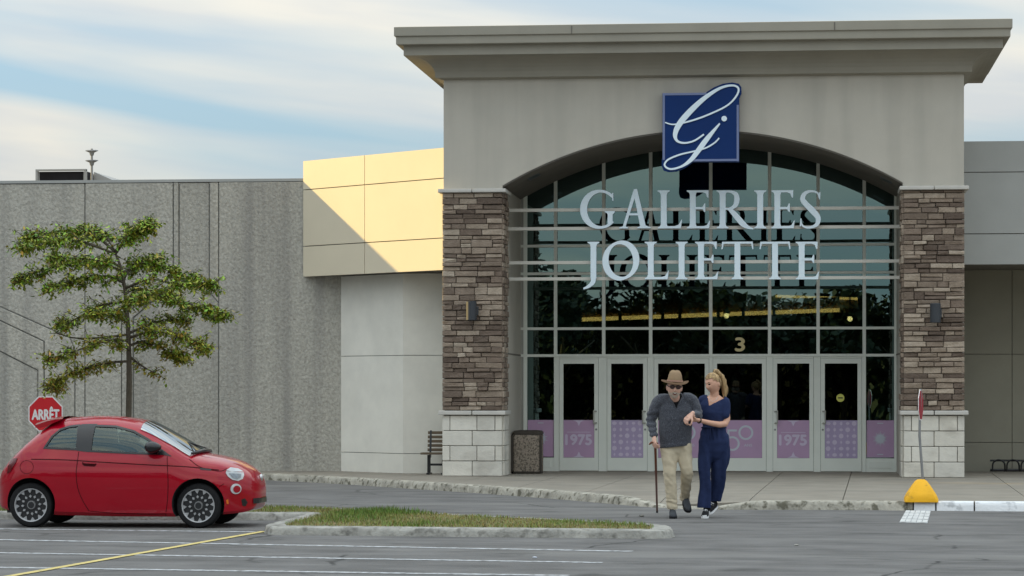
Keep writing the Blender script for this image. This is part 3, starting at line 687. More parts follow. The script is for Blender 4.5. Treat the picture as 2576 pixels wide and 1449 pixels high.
# ------------------------------------------------------------ inside the entrance
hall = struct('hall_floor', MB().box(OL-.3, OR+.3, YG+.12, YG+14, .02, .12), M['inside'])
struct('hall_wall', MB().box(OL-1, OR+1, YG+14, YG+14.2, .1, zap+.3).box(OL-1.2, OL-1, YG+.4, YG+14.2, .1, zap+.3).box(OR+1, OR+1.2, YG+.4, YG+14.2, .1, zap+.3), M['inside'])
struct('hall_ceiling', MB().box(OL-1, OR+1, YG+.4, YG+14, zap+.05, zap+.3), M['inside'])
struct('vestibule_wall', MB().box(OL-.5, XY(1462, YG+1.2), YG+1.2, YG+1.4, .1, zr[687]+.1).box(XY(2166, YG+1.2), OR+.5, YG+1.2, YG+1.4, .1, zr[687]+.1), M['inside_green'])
YI = YG+3.2
inner = thing('inner_screen', (mid, YI, .12), 'dim inner metal frame seen through the lobby glass', 'screen')
for u in (1560, 1667, 1807, 1947, 2162, 1710, 1870):
    MB().box(XY(u, YI)-.035, XY(u, YI)+.035, YI-.05, YI+.05, .12, ZY(u, 705, YI)).build('post', M['inside_green'], inner)
MB().box(OL+.2, OR-.2, YI-.045, YI+.045, ZY(1788, 838, YI)-.05, ZY(1788, 838, YI)+.05).build('beam', M['inside_green'], inner)
def strip(a, b, Y, h, label, warm):
    p, q = on_y(*a, Y), on_y(*b, Y)
    o = thing('light_strip', p, label, 'light')
    MB().flat([(p.x,p.z-h),(q.x,q.z-h),(q.x,q.z+h),(p.x,p.z+h)], Y-.05, Y).build('tube', M['strip'], o)
    MB().flat([(p.x,p.z+h),(q.x,q.z+h),(q.x,q.z+h+warm),(p.x,p.z+h+warm)] if warm > 0 else [(p.x,p.z-h+warm),(q.x,q.z-h+warm),(q.x,q.z-h),(p.x,p.z-h)], Y+.0, Y+.15).build('cove', M['inside_warm'], o)
strip((1462,804), (2112,780), YG+5, .045, 'long warm light strip glowing in the lobby behind the lower glass', .26)
strip((1948,745), (2164,752), YG+5.6, .03, 'short warm light strip at upper right of the lobby', -.3)
for u, v, lb in ((1828,794,'small glowing ceiling lamp near the middle of the lobby'), (2138,802,'small glowing ceiling lamp at the right of the lobby')):
    p = on_y(u, v, YG+4.2); o = thing('ceiling_lamp', p, lb, 'lamp')
    MB().ball(p, .06, 12, 8).build('bulb', M['bulb'], o, smooth=True)
    MB().stack([(p.x,p.y,p.z+.05,.09,.09),(p.x,p.y,p.z+.1,.06,.06),(p.x,p.y,p.z+.2,.02,.02),(p.x,p.y,zr[687]+.3,.012,.012)], 12).build('shade', M['dark_metal'], o, smooth=40)
for u0, u1, v0, v1 in ((1985,2050,1002,1060),):
    a, b = XY(u0, YG+2.5), XY(u1, YG+2.5); z0, z1 = ZY(u0, v1, YG+2.5), ZY(u0, v0, YG+2.5)
    o = thing('notice_board', ((a+b)/2, YG+2.5, z0), 'dim grey notice board standing inside the fifth door', 'notice board')
    MB().box(a, b, YG+2.5, YG+2.54, z0, z1).build('board', M['inside_green'], o)
    MB().box(a+.05, b-.05, YG+2.49, YG+2.5, z0+.05, z1-.05).build('sheet', M['inside'], o)
    for x in (a+.05, b-.05): MB().box(x-.02, x+.02, YG+2.5, YG+2.54, .12, z0).build('leg', M['inside_green'], o)

# ============================================================ letter sign on rails
def zq(x, y): return ((x/1.61+2100)/1.4907, (y/1.61+250)/1.4907)      # enlarged detail of the print
YL = YF+1.0
sgn = thing('letter_sign', (mid, YL, zr[617]), 'large pale blue letters on four rails across the glass', 'sign')
for k, v in enumerate((526, 573, 659, 700)):
    z = ZY(1766, v, YL+.06); MB().box(OL-.02, OR+.02, YL+.03, YL+.13, z-.032, z+.032).build('rail', M['rail'], sgn)
def serif_stem(x, w=.155, y0=0., y1=1., s=.08, top=True, bot=True):
    P = []
    P += [(x-s,y0),(x+w+s,y0),(x+w+s,y0+.028),(x+w+.02,y0+.06),(x+w,y0+.12)] if bot else [(x,y0),(x+w,y0)]
    P += [(x+w,y1-.12),(x+w+.02,y1-.06),(x+w+s,y1-.028),(x+w+s,y1),(x-s,y1),(x-s,y1-.028),(x-.02,y1-.06),(x,y1-.12)] if top else [(x+w,y1),(x,y1)]
    if bot: P += [(x,y0+.12),(x-.02,y0+.06),(x-s,y0+.028)]
    return ('poly', P)
def arc(cx, cy, rx, ry, a0, a1, wf, n=36):
    P = []
    for i in range(n+1):
        a = R(a0+(a1-a0)*i/n); P.append((cx+rx*math.cos(a), cy+ry*math.sin(a), wf(a)))
    return ('ribbon', P)
def glyph(ch, W):
    t = .155; th = .065; s = .085
    fat = lambda a: .075+.085*abs(math.cos(a+.18))**1.4
    if ch == 'I': return [serif_stem(W/2-t/2)]
    if ch == 'L': return [serif_stem(s), ('poly', [(s+.1,0),(W-.03,0),(W,.24),(W-.03,.2),(W-.1,.09),(W-.2,.06),(s+.1,.06)])]
    if ch == 'E': return [serif_stem(s), ('poly', [(s+.1,0),(W-.03,0),(W,.22),(W-.03,.19),(W-.09,.085),(W-.17,.06),(s+.1,.06)]),
                          ('poly', [(s+.1,.945),(W-.2,.945),(W-.12,.915),(W-.08,.81),(W-.05,.80),(W-.04,1),(s+.1,1)]),
                          ('poly', [(s+.1,.50),(W-.2,.50),(W-.16,.43),(W-.13,.43),(W-.13,.65),(W-.16,.65),(W-.2,.56),(s+.1,.56)])]
    if ch == 'T': x = W/2-t/2; return [serif_stem(x, top=False), ('poly', [(.06,.945),(W-.06,.945),(W-.03,.80),(W,.80),(W-.02,1),(.02,1),(0,.80),(.03,.80)])]
    if ch == 'A': return [('poly', [(.09,.03),(.165,.03),(W*.5+.01,.84),(W*.5-.01,1.03),(W*.47,1.03)]), ('poly', [(W-.27,.03),(W-.12,.03),(W*.5+.06,1.03),(W*.5-.03,1.03),(W*.46,.93)]),
                          ('poly', [(W*.25,.34),(W*.75,.34),(W*.73,.395),(W*.27,.395)]), ('poly', [(0,0),(.24,0),(.24,.025),(.16,.06),(.1,.06),(0,.025)]), ('poly', [(W-.35,0),(W,0),(W,.025),(W-.11,.07),(W-.25,.07),(W-.35,.025)])]
    if ch == 'O': return [arc(W/2, .5, W/2-.06, .48, 0, 360, lambda a: .075+.10*abs(math.cos(a-.35))**1.3, 48)]
    if ch == 'G': return [arc(.5, .5, .44, .475, 42, 318, lambda a: .07+.115*max(0, -math.cos(a))**1.2, 40), ('poly', [(W-.06,.86),(W-.045,.72),(W-.02,.72),(W-.02,.93),(W-.08,.90)]),
                          ('poly', [(W-.17,.08),(W-.04,.14),(W-.04,.36),(W+.0,.40),(W+.02,.425),(W+.02,.45),(W-.25,.45),(W-.25,.425),(W-.19,.40),(W-.17,.36)])]
    if ch == 'R': return [serif_stem(s), ('ribbon', spline([(s+.1,.965,.055),(.36,.965,.065),(.50,.90,.115),(.535,.755,.14),(.49,.60,.115),(.36,.52,.06),(s+.1,.515,.05)], 5)),
                          ('ribbon', spline([(.33,.53,.10),(.50,.34,.14),(.68,.13,.15),(.82,.03,.09),(W,-.015,.03)], 5))]
    if ch == 'S': return [('ribbon', spline([(W-.05,.80,.02),(W-.09,.93,.045),(W*.55,.975,.06),(.15,.92,.10),(.085,.77,.13),(.19,.62,.145),(W*.62,.46,.16),(W-.075,.28,.135),(W-.11,.10,.10),(W*.48,.025,.06),(.10,.06,.045),(.03,.22,.02)], 5)), ('poly', [(W-.05,.76),(W-.02,.76),(W-.01,.96),(W-.05,.94)]), ('poly', [(.01,.05),(.05,.06),(.06,.26),(.03,.26)])]
    if ch == 'J': x = .18; return [serif_stem(x, bot=False, y0=.02), ('ribbon', spline([(x+t/2,.05,.135),(x+t/2-.02,-.08,.12),(x-.06,-.19,.08),(x-.19,-.245,.04)], 5))]
def letter(ch, zx0, zx1, zy0, zy1, parent):
    u0, v0 = zq(zx0, zy0); u1, v1 = zq(zx1, zy1); x0, x1 = XY(u0, YL), XY(u1, YL); z1, z0 = ZY(u0, v0, YL), ZY(u0, v1, YL); h = z1-z0; W = (x1-x0)/h
    m = MB()
    for k, (kind, P) in enumerate(glyph(ch, W)):
        ya, yb = YL-.06-.0015*k, YL+.028
        if kind == 'poly': m.flat([(x0+x*h, z0+y*h) for x, y in P], ya, yb, 0, 1)
        else:
            n = len(P); A = []; B = []
            for i, (x, y, wd) in enumerate(P):
                p, q = P[max(i-1,0)], P[min(i+1,n-1)]
                if math.hypot(P[0][0]-P[-1][0], P[0][1]-P[-1][1]) < 1e-4 and i in (0, n-1): p, q = P[n-2], P[1]
                tx, ty = q[0]-p[0], q[1]-p[1]; l = math.hypot(tx, ty) or 1; nx, ny = -ty/l*wd/2, tx/l*wd/2
                A.append((x0+(x+nx)*h, z0+(y+ny)*h)); B.append((x0+(x-nx)*h, z0+(y-ny)*h))
            o = len(m.v)
            for (ax, az), (bx_, bz) in zip(A, B): m.v += [(ax, ya, az), (bx_, ya, bz), (ax, yb, az), (bx_, yb, bz)]
            for i in range(n-1):
                a, b = o+4*i, o+4*i+4
                for f, mi in (((a, b, b+1, a+1), 0), ((a+2, a+3, b+3, b+2), 1), ((a, a+2, b+2, b), 1), ((a+1, b+1, b+3, a+3), 1)): m.f.append(f); m.m.append(mi)
            for a in (o, o+4*(n-1)): m.f.append((a, a+1, a+3, a+2)); m.m.append(1)
    bm = bmesh.new(); me = m.build('letter', [M['letter'], M['letter_side']], parent)
    bm.from_mesh(me.data); bmesh.ops.recalc_face_normals(bm, faces=bm.faces); bm.to_mesh(me.data); bm.free()
    return me
for ch, a, b in (('G',130,328),('A',358,548),('L',590,738),('E',765,908),('R',945,1168),('I',1178,1240),('E',1275,1418),('S',1445,1575)): letter(ch, a, b, 748, 978, sgn)
for ch, a, b in (('J',145,222),('O',262,475),('L',512,658),('I',705,765),('E',815,957),('T',975,1168),('T',1205,1392),('E',1422,1565)): letter(ch, a, b, 1058, 1285, sgn)

# ------------------------------------------------------------ blue emblem over the arch
YE = YF-.14
def ze(x, y): u, v = zq(x, y); p = on_y(u, v, YE); return (p.x, p.z)
emb = thing('emblem_sign', (XY(1763, YE), YE, ZY(1763, 409, YE)), 'square blue emblem with a flowing white script monogram above the arch', 'sign')
q = [ze(620,163), ze(1082,163), ze(1082,576), ze(620,576)]
MB().flat(q, YE-.10, YF-.003).build('panel', M['navy'], emb)
def edge(a, b, nm='border'):
    (xa, za), (xb, zb) = a, b; wd = .022
    if abs(xa-xb) > abs(za-zb): MB().box(min(xa,xb)-wd, max(xa,xb)+wd, YE-.108, YE-.085, za-wd, za+wd).build(nm, M['navy_edge'], emb)
    else: MB().box(xa-wd, xa+wd, YE-.110, YE-.085, min(za,zb)-wd*.9, max(za,zb)+wd*.9).build(nm, M['navy_edge'], emb)
edge(ze(628,170), ze(880,170)); edge(ze(1074,240), ze(1074,568)); edge(ze(800,568), ze(1074,568)); edge(ze(628,170), ze(628,560))
up = [(845,200),(880,160),(930,128),(985,106),(1040,98),(1080,106),(1096,128),(1096,165),(1080,200),(1050,225),(1000,240)]
lo = [(616,560),(616,604),(626,628),(655,638),(705,634),(755,614),(800,582),(830,550),(700,530)]
MB().flat([ze(*p) for p in up], YE-.098, YE-.01).build('loop_backing', M['navy'], emb)
MB().flat([ze(*p) for p in lo], YE-.0975, YE-.01).build('loop_backing', M['navy'], emb)
def script(pts, nm):
    P = spline(pts, 7); m = MB(); n = len(P); o = 0
    for i, (x, y, wd) in enumerate(P):
        a, b = P[max(i-1,0)], P[min(i+1,n-1)]; tx, ty = b[0]-a[0], b[1]-a[1]; l = math.hypot(tx, ty) or 1; nx, ny = -ty/l*wd/2, tx/l*wd/2
        (ax, az), (bx_, bz) = ze(x+nx, y+ny), ze(x-nx, y-ny); y0 = YE-.122-.00002*i
        m.v += [(ax, y0, az), (bx_, y0, bz), (ax, YE-.09, az), (bx_, YE-.09, bz)]
    for i in range(n-1):
        a, b = 4*i, 4*i+4
        for f in ((a, a+1, b+1, b), (a, b, b+2, a+2), (a+1, a+3, b+3, b+1)): m.f.append(f); m.m.append(0)
    return m.build(nm, M['letter'], emb)
script([(636,340,7),(690,352,8),(790,331,10),(900,292,10),(1010,238,10),(1066,180,11),(1078,135,12),(1040,117,12),(965,135,16),(872,195,26),(785,275,34),(722,350,34),(697,410,27),(708,450,15),(752,464,11),(812,450,10),(870,412,10)], 'script_letter')
script([(966,346,9),(925,395,20),(880,450,30),(832,515,30),(790,567,24),(735,605,13),(670,621,11),(634,600,11),(652,566,10),(722,535,10),(800,516,9),(880,494,9),(935,462,9),(962,434,8)], 'script_letter')
c = ze(992, 317); MB().flat([(c[0]+.055*math.cos(6.283*k/16), c[1]+.055*math.sin(6.283*k/16)) for k in range(16)], YE-.121, YE-.09).build('dot', M['letter'], emb)

# ============================================================ left wing, canopy box and link wall
xw1 = XY(868, YW); wing = thing('left_wing', (XY(400, YW), YW, ZS), 'long rough exposed aggregate concrete wall with relief grooves, left of the entrance', 'building')
ZWT = ZY(400, 459, YW)
MB().box(-75, xw1, YW-.008, YW+14, .05, ZWT-.03).build('wall', M['agg_joint'], wing)
MB().box(-75, xw1, YW-.05, YW+.3, ZWT, ZWT+.06).build('coping', M['wing'], wing)
T, B = 461, 1192
PN = [[(-60,T),(214.6,T),(214.6,B),(189,B),(189,881),(177,850),(0,771),(-60,744)],
      [(-60,744),(0,771),(177,850),(189,881),(189,B),(112,B),(112,859),(0,806),(-60,779)],
      [(-60,779),(0,806),(112,859),(112,B),(96.5,B),(96.5,932),(0,883),(-60,853)],
      [(-60,853),(0,883),(96.5,932),(96.5,B),(-60,B)],
      [(214.6,T),(437,T),(437,690),(307,800),(307,B),(214.6,B)],
      [(437,T),(451,T),(451,700),(336,800),(336,B),(307,B),(307,800),(437,690)],
      [(451,T),(527.5,T),(527.5,735),(551,762),(551,B),(336,B),(336,800),(451,700)],
      [(527.5,T),(551,T),(551,762),(527.5,735)], [(551,T),(868,T),(868,B),(551,B)]]
for k in range(4): PN.append([(-60-k*240,T),(-300-k*240,T),(-300-k*240,B),(-60-k*240,B)])
for k, P in enumerate(PN):
    pl = inset([(XY(u, YW), ZWT if v == T else (.06 if v == B else ZY(u, v, YW))) for u, v in P], .013)
    MB().flat(pl, YW-.03-.012*(k % 3), YW+.06).build('panel', M['aggregate'], wing, bevel=.012)

PLc = Vector((XY(764, YW-.1), YW-.1)); PRc = Vector((XY(1119, YF+.12), YF+.12)); dc = (PRc-PLc); Lc = dc.length; tc_ = dc/Lc; nc = Vector((tc_.y, -tc_.x))
zct = (ZY(764, 405, PLc.y)+ZY(1119, 370, PRc.y))/2; zcb = (ZY(764, 697, PLc.y)+ZY(1119, 680, PRc.y))/2
cano = thing('canopy_box', (PLc.x, PLc.y, zcb), 'cream panelled canopy box set at an angle, catching the low sun', 'canopy')
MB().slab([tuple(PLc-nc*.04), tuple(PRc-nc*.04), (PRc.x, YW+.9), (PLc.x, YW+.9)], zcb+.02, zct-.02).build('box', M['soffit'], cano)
fx = (XY(920, (PLc.y+PRc.y)/2+.2)-PLc.x)/(PRc.x-PLc.x); zm = [zcb, ZY(764, 620, PLc.y), ZY(764, 478, PLc.y), zct]
for a, b in ((0, fx), (fx, 1)):
    for k in range(3):
        p, q_ = PLc+dc*a+tc_*.009, PLc+dc*b-tc_*.009
        MB().prism([(p.x+nc.x*.02, p.y+nc.y*.02, zm[k]+.009), (q_.x+nc.x*.02, q_.y+nc.y*.02, zm[k]+.009), (q_.x+nc.x*.02, q_.y+nc.y*.02, zm[k+1]-.009), (p.x+nc.x*.02, p.y+nc.y*.02, zm[k+1]-.009)],
                   [(p.x-nc.x*.035, p.y-nc.y*.035, zm[k]+.009), (q_.x-nc.x*.035, q_.y-nc.y*.035, zm[k]+.009), (q_.x-nc.x*.035, q_.y-nc.y*.035, zm[k+1]-.009), (p.x-nc.x*.035, p.y-nc.y*.035, zm[k+1]-.009)]).build('panel', M['cream'], cano)
Y2 = 57.35; A0 = Vector((XY(858, YW-.06), YW-.06)); A1 = Vector((XY(1015, Y2), Y2)); A2 = Vector((XL+.02, Y2))
link = thing('link_wall', (A1.x, A1.y, ZS), 'smooth pale concrete corner wall under the cream canopy', 'wall')
MB().slab([tuple(A0+Vector((.03,.06))), tuple(A1+Vector((.0,.05))), (A2.x, A2.y+.05), (A2.x, YW+.5), (A0.x+.03, YW+.5)], .05, zcb+.01).build('core', M['joint'], link)
zl_ = [.08, ZY(940, 1141, Y2), ZY(940, 894, Y2), zcb+.015]
for p, q_ in ((A0, A1), (A1, A2)):
    tt = (q_-p).normalized(); nn = Vector((tt.y, -tt.x))
    for k in range(3):
        a, b = p, q_-tt*(.004)
        z0, z1 = zl_[k]+.006, zl_[k+1]-.006
        MB().prism([(a.x, a.y, z0), (b.x, b.y, z0), (b.x, b.y, z1), (a.x, a.y, z1)], [(a.x-nn.x*.06, a.y-nn.y*.06, z0), (b.x-nn.x*.06, b.y-nn.y*.06, z0), (b.x-nn.x*.06, b.y-nn.y*.06, z1), (a.x-nn.x*.06, a.y-nn.y*.06, z1)]).build('panel', M['link_wall'], link)

# ============================================================ right wing
YR = 57.2; xr0 = XY(2420, YR); right = thing('right_wing', (xr0+3, YR, ZS), 'grey panelled wing with a recessed olive wall, right of the entrance', 'building')
zb_ = [ZY(2500, v, YR) for v in (666, 588, 433, 354)]
MB().box(xr0, 40, YR+.04, YR+12, zb_[0]+.02, zb_[3]-.02).build('upper_block', M['joint'], right)
for k in range(3):
    for a, b in ((xr0, XY(2760, YR)), (XY(2760, YR), XY(3200, YR))):
        MB().box(a+.006, b-.006, YR, YR+.06, zb_[k]+.009, zb_[k+1]-.009).build('upper_panel', M['wing'], right)
YR2 = 60.3; xs_ = [XY(u, YR2) for u in (2380, 2546, 2720, 3000, 3400)]; zz_ = [.08, ZY(2500, 1113, YR2), ZY(2500, 891, YR2), zb_[0]+.05]
MB().box(xs_[0], 40, YR2+.05, YR2+.5, .05, zb_[0]+.05).build('lower_core', M['joint'], right)
for a, b in zip(xs_, xs_[1:]):
    for k in range(3): MB().box(a+.007, b-.007, YR2, YR2+.06, zz_[k]+.006, zz_[k+1]-.006).build('lower_panel', M['wing_low'], right)

# ============================================================ rooftop unit and mast
ph = at_d(88, 458, 78); zr0 = ZWT; dd = 78
x0, x1 = at_d(88, 458, dd).x, at_d(219, 458, dd).x; yh = at_d(150, 458, dd).y; zt_ = at_d(150, 427, dd).z
hv = thing('rooftop_unit', ((x0+x1)/2, yh, zr0-1), 'dark louvred rooftop unit with a pale frame on the left roof', 'rooftop unit')
xb = at_d(283, 458, dd+14).x
MB().box(x0+.06, x1-.06, yh+.05, yh+5.5, zr0-1.2, zt_-.05).build('body', M['hvac'], hv)
for k in range(7): z = zr0-.5+(zt_-.08-(zr0-.5))*k/7; MB().obox(((x0+x1)/2, yh+.03, z+.05), ((x1-x0)/2-.1, 0, 0), (0, .03, -.03), (0, .004, .004)).build('louvre', M['louvre'], hv)
MB().box(x0+.1, x1-.1, yh+.045, yh+.055, zr0-1, zt_-.05).build('backing', M['louvre'], hv)
for a, b in ((x0, x0+.06), (x1-.06, x1)): MB().box(a, b, yh-.02, yh+.1, zr0-1.2, zt_).build('frame', M['hvac'], hv)
MB().box(x0, x1, yh-.025, yh+.1, zt_-.03, zt_+.015).build('frame', M['hvac'], hv)
MB().box(x1-.05, x1+.004, yh+.12, yh+.75, zr0-1, zt_-.05).build('side_louvre', M['louvre'], hv)
hood = [(yh+.8, zt_), (yh+5.4, zt_), (yh+5.4, zr0-1.2), (yh+.8, zr0-1.2)]
MB().prism([(x1+.01, y, z) for y, z in hood], [(x1+.75, y, z-.33) for y, z in hood]).build('duct', M['hvac'], hv)
pm = at_d(231, 458, 76); ms = thing('roof_mast', (pm.x, pm.y, zr0-1), 'thin roof mast with two crossed antennas', 'mast')
MB().tube([(pm.x, pm.y, zr0-1.2), (pm.x, pm.y, at_d(231, 374, 76).z)], [.045, .03], 8).build('pole', M['steel'], ms)
for v in (382, 407):
    z = at_d(231, v, 76).z; MB().stack([(pm.x,pm.y,z-.1,.05,.05),(pm.x,pm.y,z-.02,.07,.07),(pm.x,pm.y,z+.03,.19,.1),(pm.x,pm.y,z+.05,.15,.08)], 12).build('antenna', M['steel'], ms, smooth=40)

# ============================================================ added block, out of the frame on the left, that shades the lot
ax = thing('shade_block', (-72, 44, 0), 'unseen tall block added beyond the left end of the lot to shade it', 'building')
MB().box(-85, -60, 18, 70.5, .02, 19.7).build('wall', M['shade_block_wall'], ax)
MB().box(-85.2, -59.8, 17.8, 70.7, 19.7, 20.0).build('coping', M['wing'], ax)
for k in range(5): MB().box(-60.02, -59.95, 20, 67, 1.4+3.4*k, 3.2+3.4*k).build('window_band', M['louvre'], ax)

# ============================================================ bin, bench, lamps, rack
xb0, xb1 = XY(1289, 57.2), XY(1361, 57.2); yb0 = 57.2; wb = xb1-xb0; cxb = (xb0+xb1)/2; zb1 = ZY(1320, 1086, 57.2)
bn = thing('litter_bin', (cxb, yb0+wb/2, ZS), 'square pebble-faced litter bin with dark lid beside the left pillar', 'litter bin')
MB().stack([(cxb, yb0+wb/2, ZS, wb*.47, wb*.47), (cxb, yb0+wb/2, ZS+.06, wb*.5, wb*.5), (cxb, yb0+wb/2, zb1-.07, wb*.5, wb*.5), (cxb, yb0+wb/2, zb1-.06, wb*.47, wb*.47)], 40, p=9).build('body', M['bin'], bn, smooth=40)
MB().stack([(cxb, yb0+wb/2, zb1-.06, wb*.51, wb*.51), (cxb, yb0+wb/2, zb1-.01, wb*.51, wb*.51), (cxb, yb0+wb/2, zb1+.02, wb*.46, wb*.46), (cxb, yb0+wb/2, zb1+.03, wb*.3, wb*.3)], 40, p=9).build('lid', M['bin_dark'], bn, smooth=40)
MB().stack([(cxb, yb0+wb/2, ZS+.0, wb*.48, wb*.48), (cxb, yb0+wb/2, ZS+.03, wb*.505, wb*.505), (cxb, yb0+wb/2, ZS+.05, wb*.505, wb*.505)], 40, p=9).build('plinth', M['bin_dark'], bn)
for s in (-1, 1): MB().box(cxb+s*wb*.5-.03, cxb+s*wb*.5+.012, yb0-.006, yb0+.06, ZS+.05, zb1-.07).build('corner_strip', M['bin_dark'], bn)
xa = XY(1279, 57.6); upright = thing('upright_post', (xa, 57.6, ZS), 'narrow black ash post between the pillar and the litter bin', 'ash post')  # plain narrow black box standing left of the bin
MB().box(xa-.075, xa+.065, 57.55, 57.7, ZS, ZS+.8).build('post', M['black'], upright, bevel=.012)
MB().box(xa-.085, xa+.075, 57.54, 57.71, ZS+.8, ZS+.84).build('cap', M['bin_dark'], upright, bevel=.01)

xb0 = XY(1063, 56.6); xb1 = XL-.05
be = thing('bench', ((xb0+xb1)/2, 56.7, ZS), 'short slatted bench with black legs, half hidden by the left pillar', 'bench')
for k in range(5):
    z = ZS+.50+.088*k; MB().obox(((xb0+xb1)/2+.03, 56.86+.016*k, z), ((xb1-xb0)/2-.04, 0, 0), (0, .014, 0), (0, 0, .03)).build('back_slat', M['wood'], be)
for k in range(4): MB().box(xb0-.02, xb1, 56.42+.1*k, 56.50+.1*k, ZS+.41, ZS+.45).build('seat_slat', M['wood'], be)
for x in (xb0+.13, xb1-.08):
    MB().box(x-.03, x+.03, 56.58, 56.66, ZS, ZS+.40).build('leg', M['black'], be); MB().box(x-.032, x+.032, 56.44, 56.84, ZS, ZS+.035).build('foot', M['black'], be)
    MB().obox((x, 56.87, ZS+.62), (.02, 0, 0), (0, .012, 0), (0, .055, .28)).build('back_post', M['black'], be)
MB().box(xb0+.13, xb1-.08, 56.6, 56.64, ZS+.18, ZS+.225).build('stretcher', M['black'], be)

def wall_lamp(u, v0, v1, bb, label):
    yf = bb[2]-.05; x = XY(u, yf-.13); z0, z1 = ZY(u, v1, yf-.13), ZY(u, v0, yf-.13)
    o = thing('wall_lamp', (x, yf, z0), label, 'wall lamp', 'dark lamps on the pillars')
    MB().stack([(x, yf-.14, z0, .095, .095), (x, yf-.14, z0+.01, .105, .105), (x, yf-.14, z1-.01, .105, .105), (x, yf-.14, z1, .095, .095)], 20).build('shade', M['lamp_grey'], o, smooth=40)
    MB().box(x-.05, x+.13, yf-.06, yf+.02, (z0+z1)/2-.09, (z0+z1)/2+.09).build('bracket', M['dark_metal'], o, bevel=.01)
wall_lamp(1186, 758, 806, pl_b, 'dark cylinder wall lamp on the left stone pillar')
wall_lamp(2353, 763, 812, pr_b, 'dark cylinder wall lamp on the right stone pillar')

yk = YR2-.45; xk = XY(2497, yk)
rk = thing('bike_rack', (xk+1, yk, ZS), 'low black bicycle rack with rounded hoops against the right wall', 'bike rack')
for k in range(5):
    x = xk+k*.30; P = [(x, yk, ZS)]+[(x+.13-.13*math.cos(a*math.pi/8), yk+.004*a, ZS+.13+.12*math.sin(a*math.pi/8)) for a in range(9)]+[(x+.26, yk+.03, ZS)]
    MB().tube(P, .018, 8).build('hoop', M['black'], rk, smooth=40)
MB().tube([(xk-.05, yk+.05, ZS+.03), (xk+1.6, yk+.05, ZS+.03)], .03, 8).build('base_bar', M['black'], rk, smooth=40)
MB().tube([(xk-.05, yk+.05, ZS+.235), (xk+1.6, yk+.05, ZS+.235)], .02, 8).build('top_bar', M['black'], rk, smooth=40)

# ============================================================ stop signs
def octo(r): return [(r*math.cos(R(22.5+45*k)), r*math.sin(R(22.5+45*k))) for k in range(8)]
def stop_face(t, cx, cy, cz, r, text):
    MB().flat([(cx+x, cz+z) for x, z in octo(r)], cy-.006, cy+.006, 0, 1).build('plate', [M['sign_white'], M['steel']], t, local=False)
    f = MB().flat([(cx+x, cz+z) for x, z in octo(r*.93)], cy-.009, cy-.005).build('face', M['sign_red'], t)
    m = MB(); put_text(m, text, cx-r*.72, cx+r*.72, cz-r*.30, cz+r*.36, cy-.0105, 0, .008); m.build('lettering', M['sign_white'], f)
ps = at_d(115, 1041, 44.5); zb = .1
stp = thing('stop_sign', (ps.x, ps.y, .1), 'red ARRÊT octagon standing behind the car roof', 'stop sign')
stop_face(stp, ps.x, ps.y, ps.z, .305, 'ARRÊT')
MB().tube([(ps.x, ps.y+.035, .05), (ps.x, ps.y+.035, ps.z+.25)], .028, 8).build('post', M['steel'], stp)
pb_ = on_z(2317, 1262, ZS)
s2 = thing('weighted_stop_sign', (pb_.x, pb_.y, ZS), 'leaning stop sign seen edge-on in a yellow concrete base', 'stop sign')
hb_ = .345
def sq(z, r, c): return [(pb_.x+x, pb_.y+y, z) for x, y in ((-r,-r+c),(-r+c,-r),(r-c,-r),(r,-r+c),(r,r-c),(r-c,r),(-r+c,r),(-r,r-c))]
m = MB()
for z, r, c in ((ZS,.255,.03),(ZS+.05,.255,.04),(ZS+.12,.225,.05),(ZS+.26,.135,.05),(ZS+.32,.09,.04),(ZS+hb_,.05,.025)): m.v += sq(z, r, c)
for i in range(5):
    for j in range(8): q = (j+1) % 8; m.f.append((i*8+j, i*8+q, i*8+8+q, i*8+8+j)); m.m.append(0)
m.f.append(tuple(40+j for j in range(8))); m.m.append(0)
m.build('base', M['safety_yellow'], s2, smooth=35, bevel=.012)
tp = at_d(2316, 978, (pb_-CP).dot(FW)); t0 = Vector((pb_.x+.03, pb_.y, ZS+.3)); t1 = Vector((tp.x, pb_.y+.02, tp.z))
midp = (t0+t1)/2+Vector((-.035,0,0))
MB().tube([t0, midp, t1], .02, 8).build('post', M['steel'], s2, smooth=40)
cc = t1-Vector((0,0,.25)); ang = R(79)
for nm, rr, th, mt in (('plate', .255, .004, 'sign_white'), ('face', .238, .0065, 'sign_faded')):
    m = MB().flat(octo(rr), -th, th, 0, 0); m.xf(Matrix.Translation(cc+Vector((.0,-.03,0))) @ Matrix.Rotation(ang, 4, 'Z') @ Matrix.Rotation(R(2), 4, 'Y')); m.build(nm, M[mt], s2)

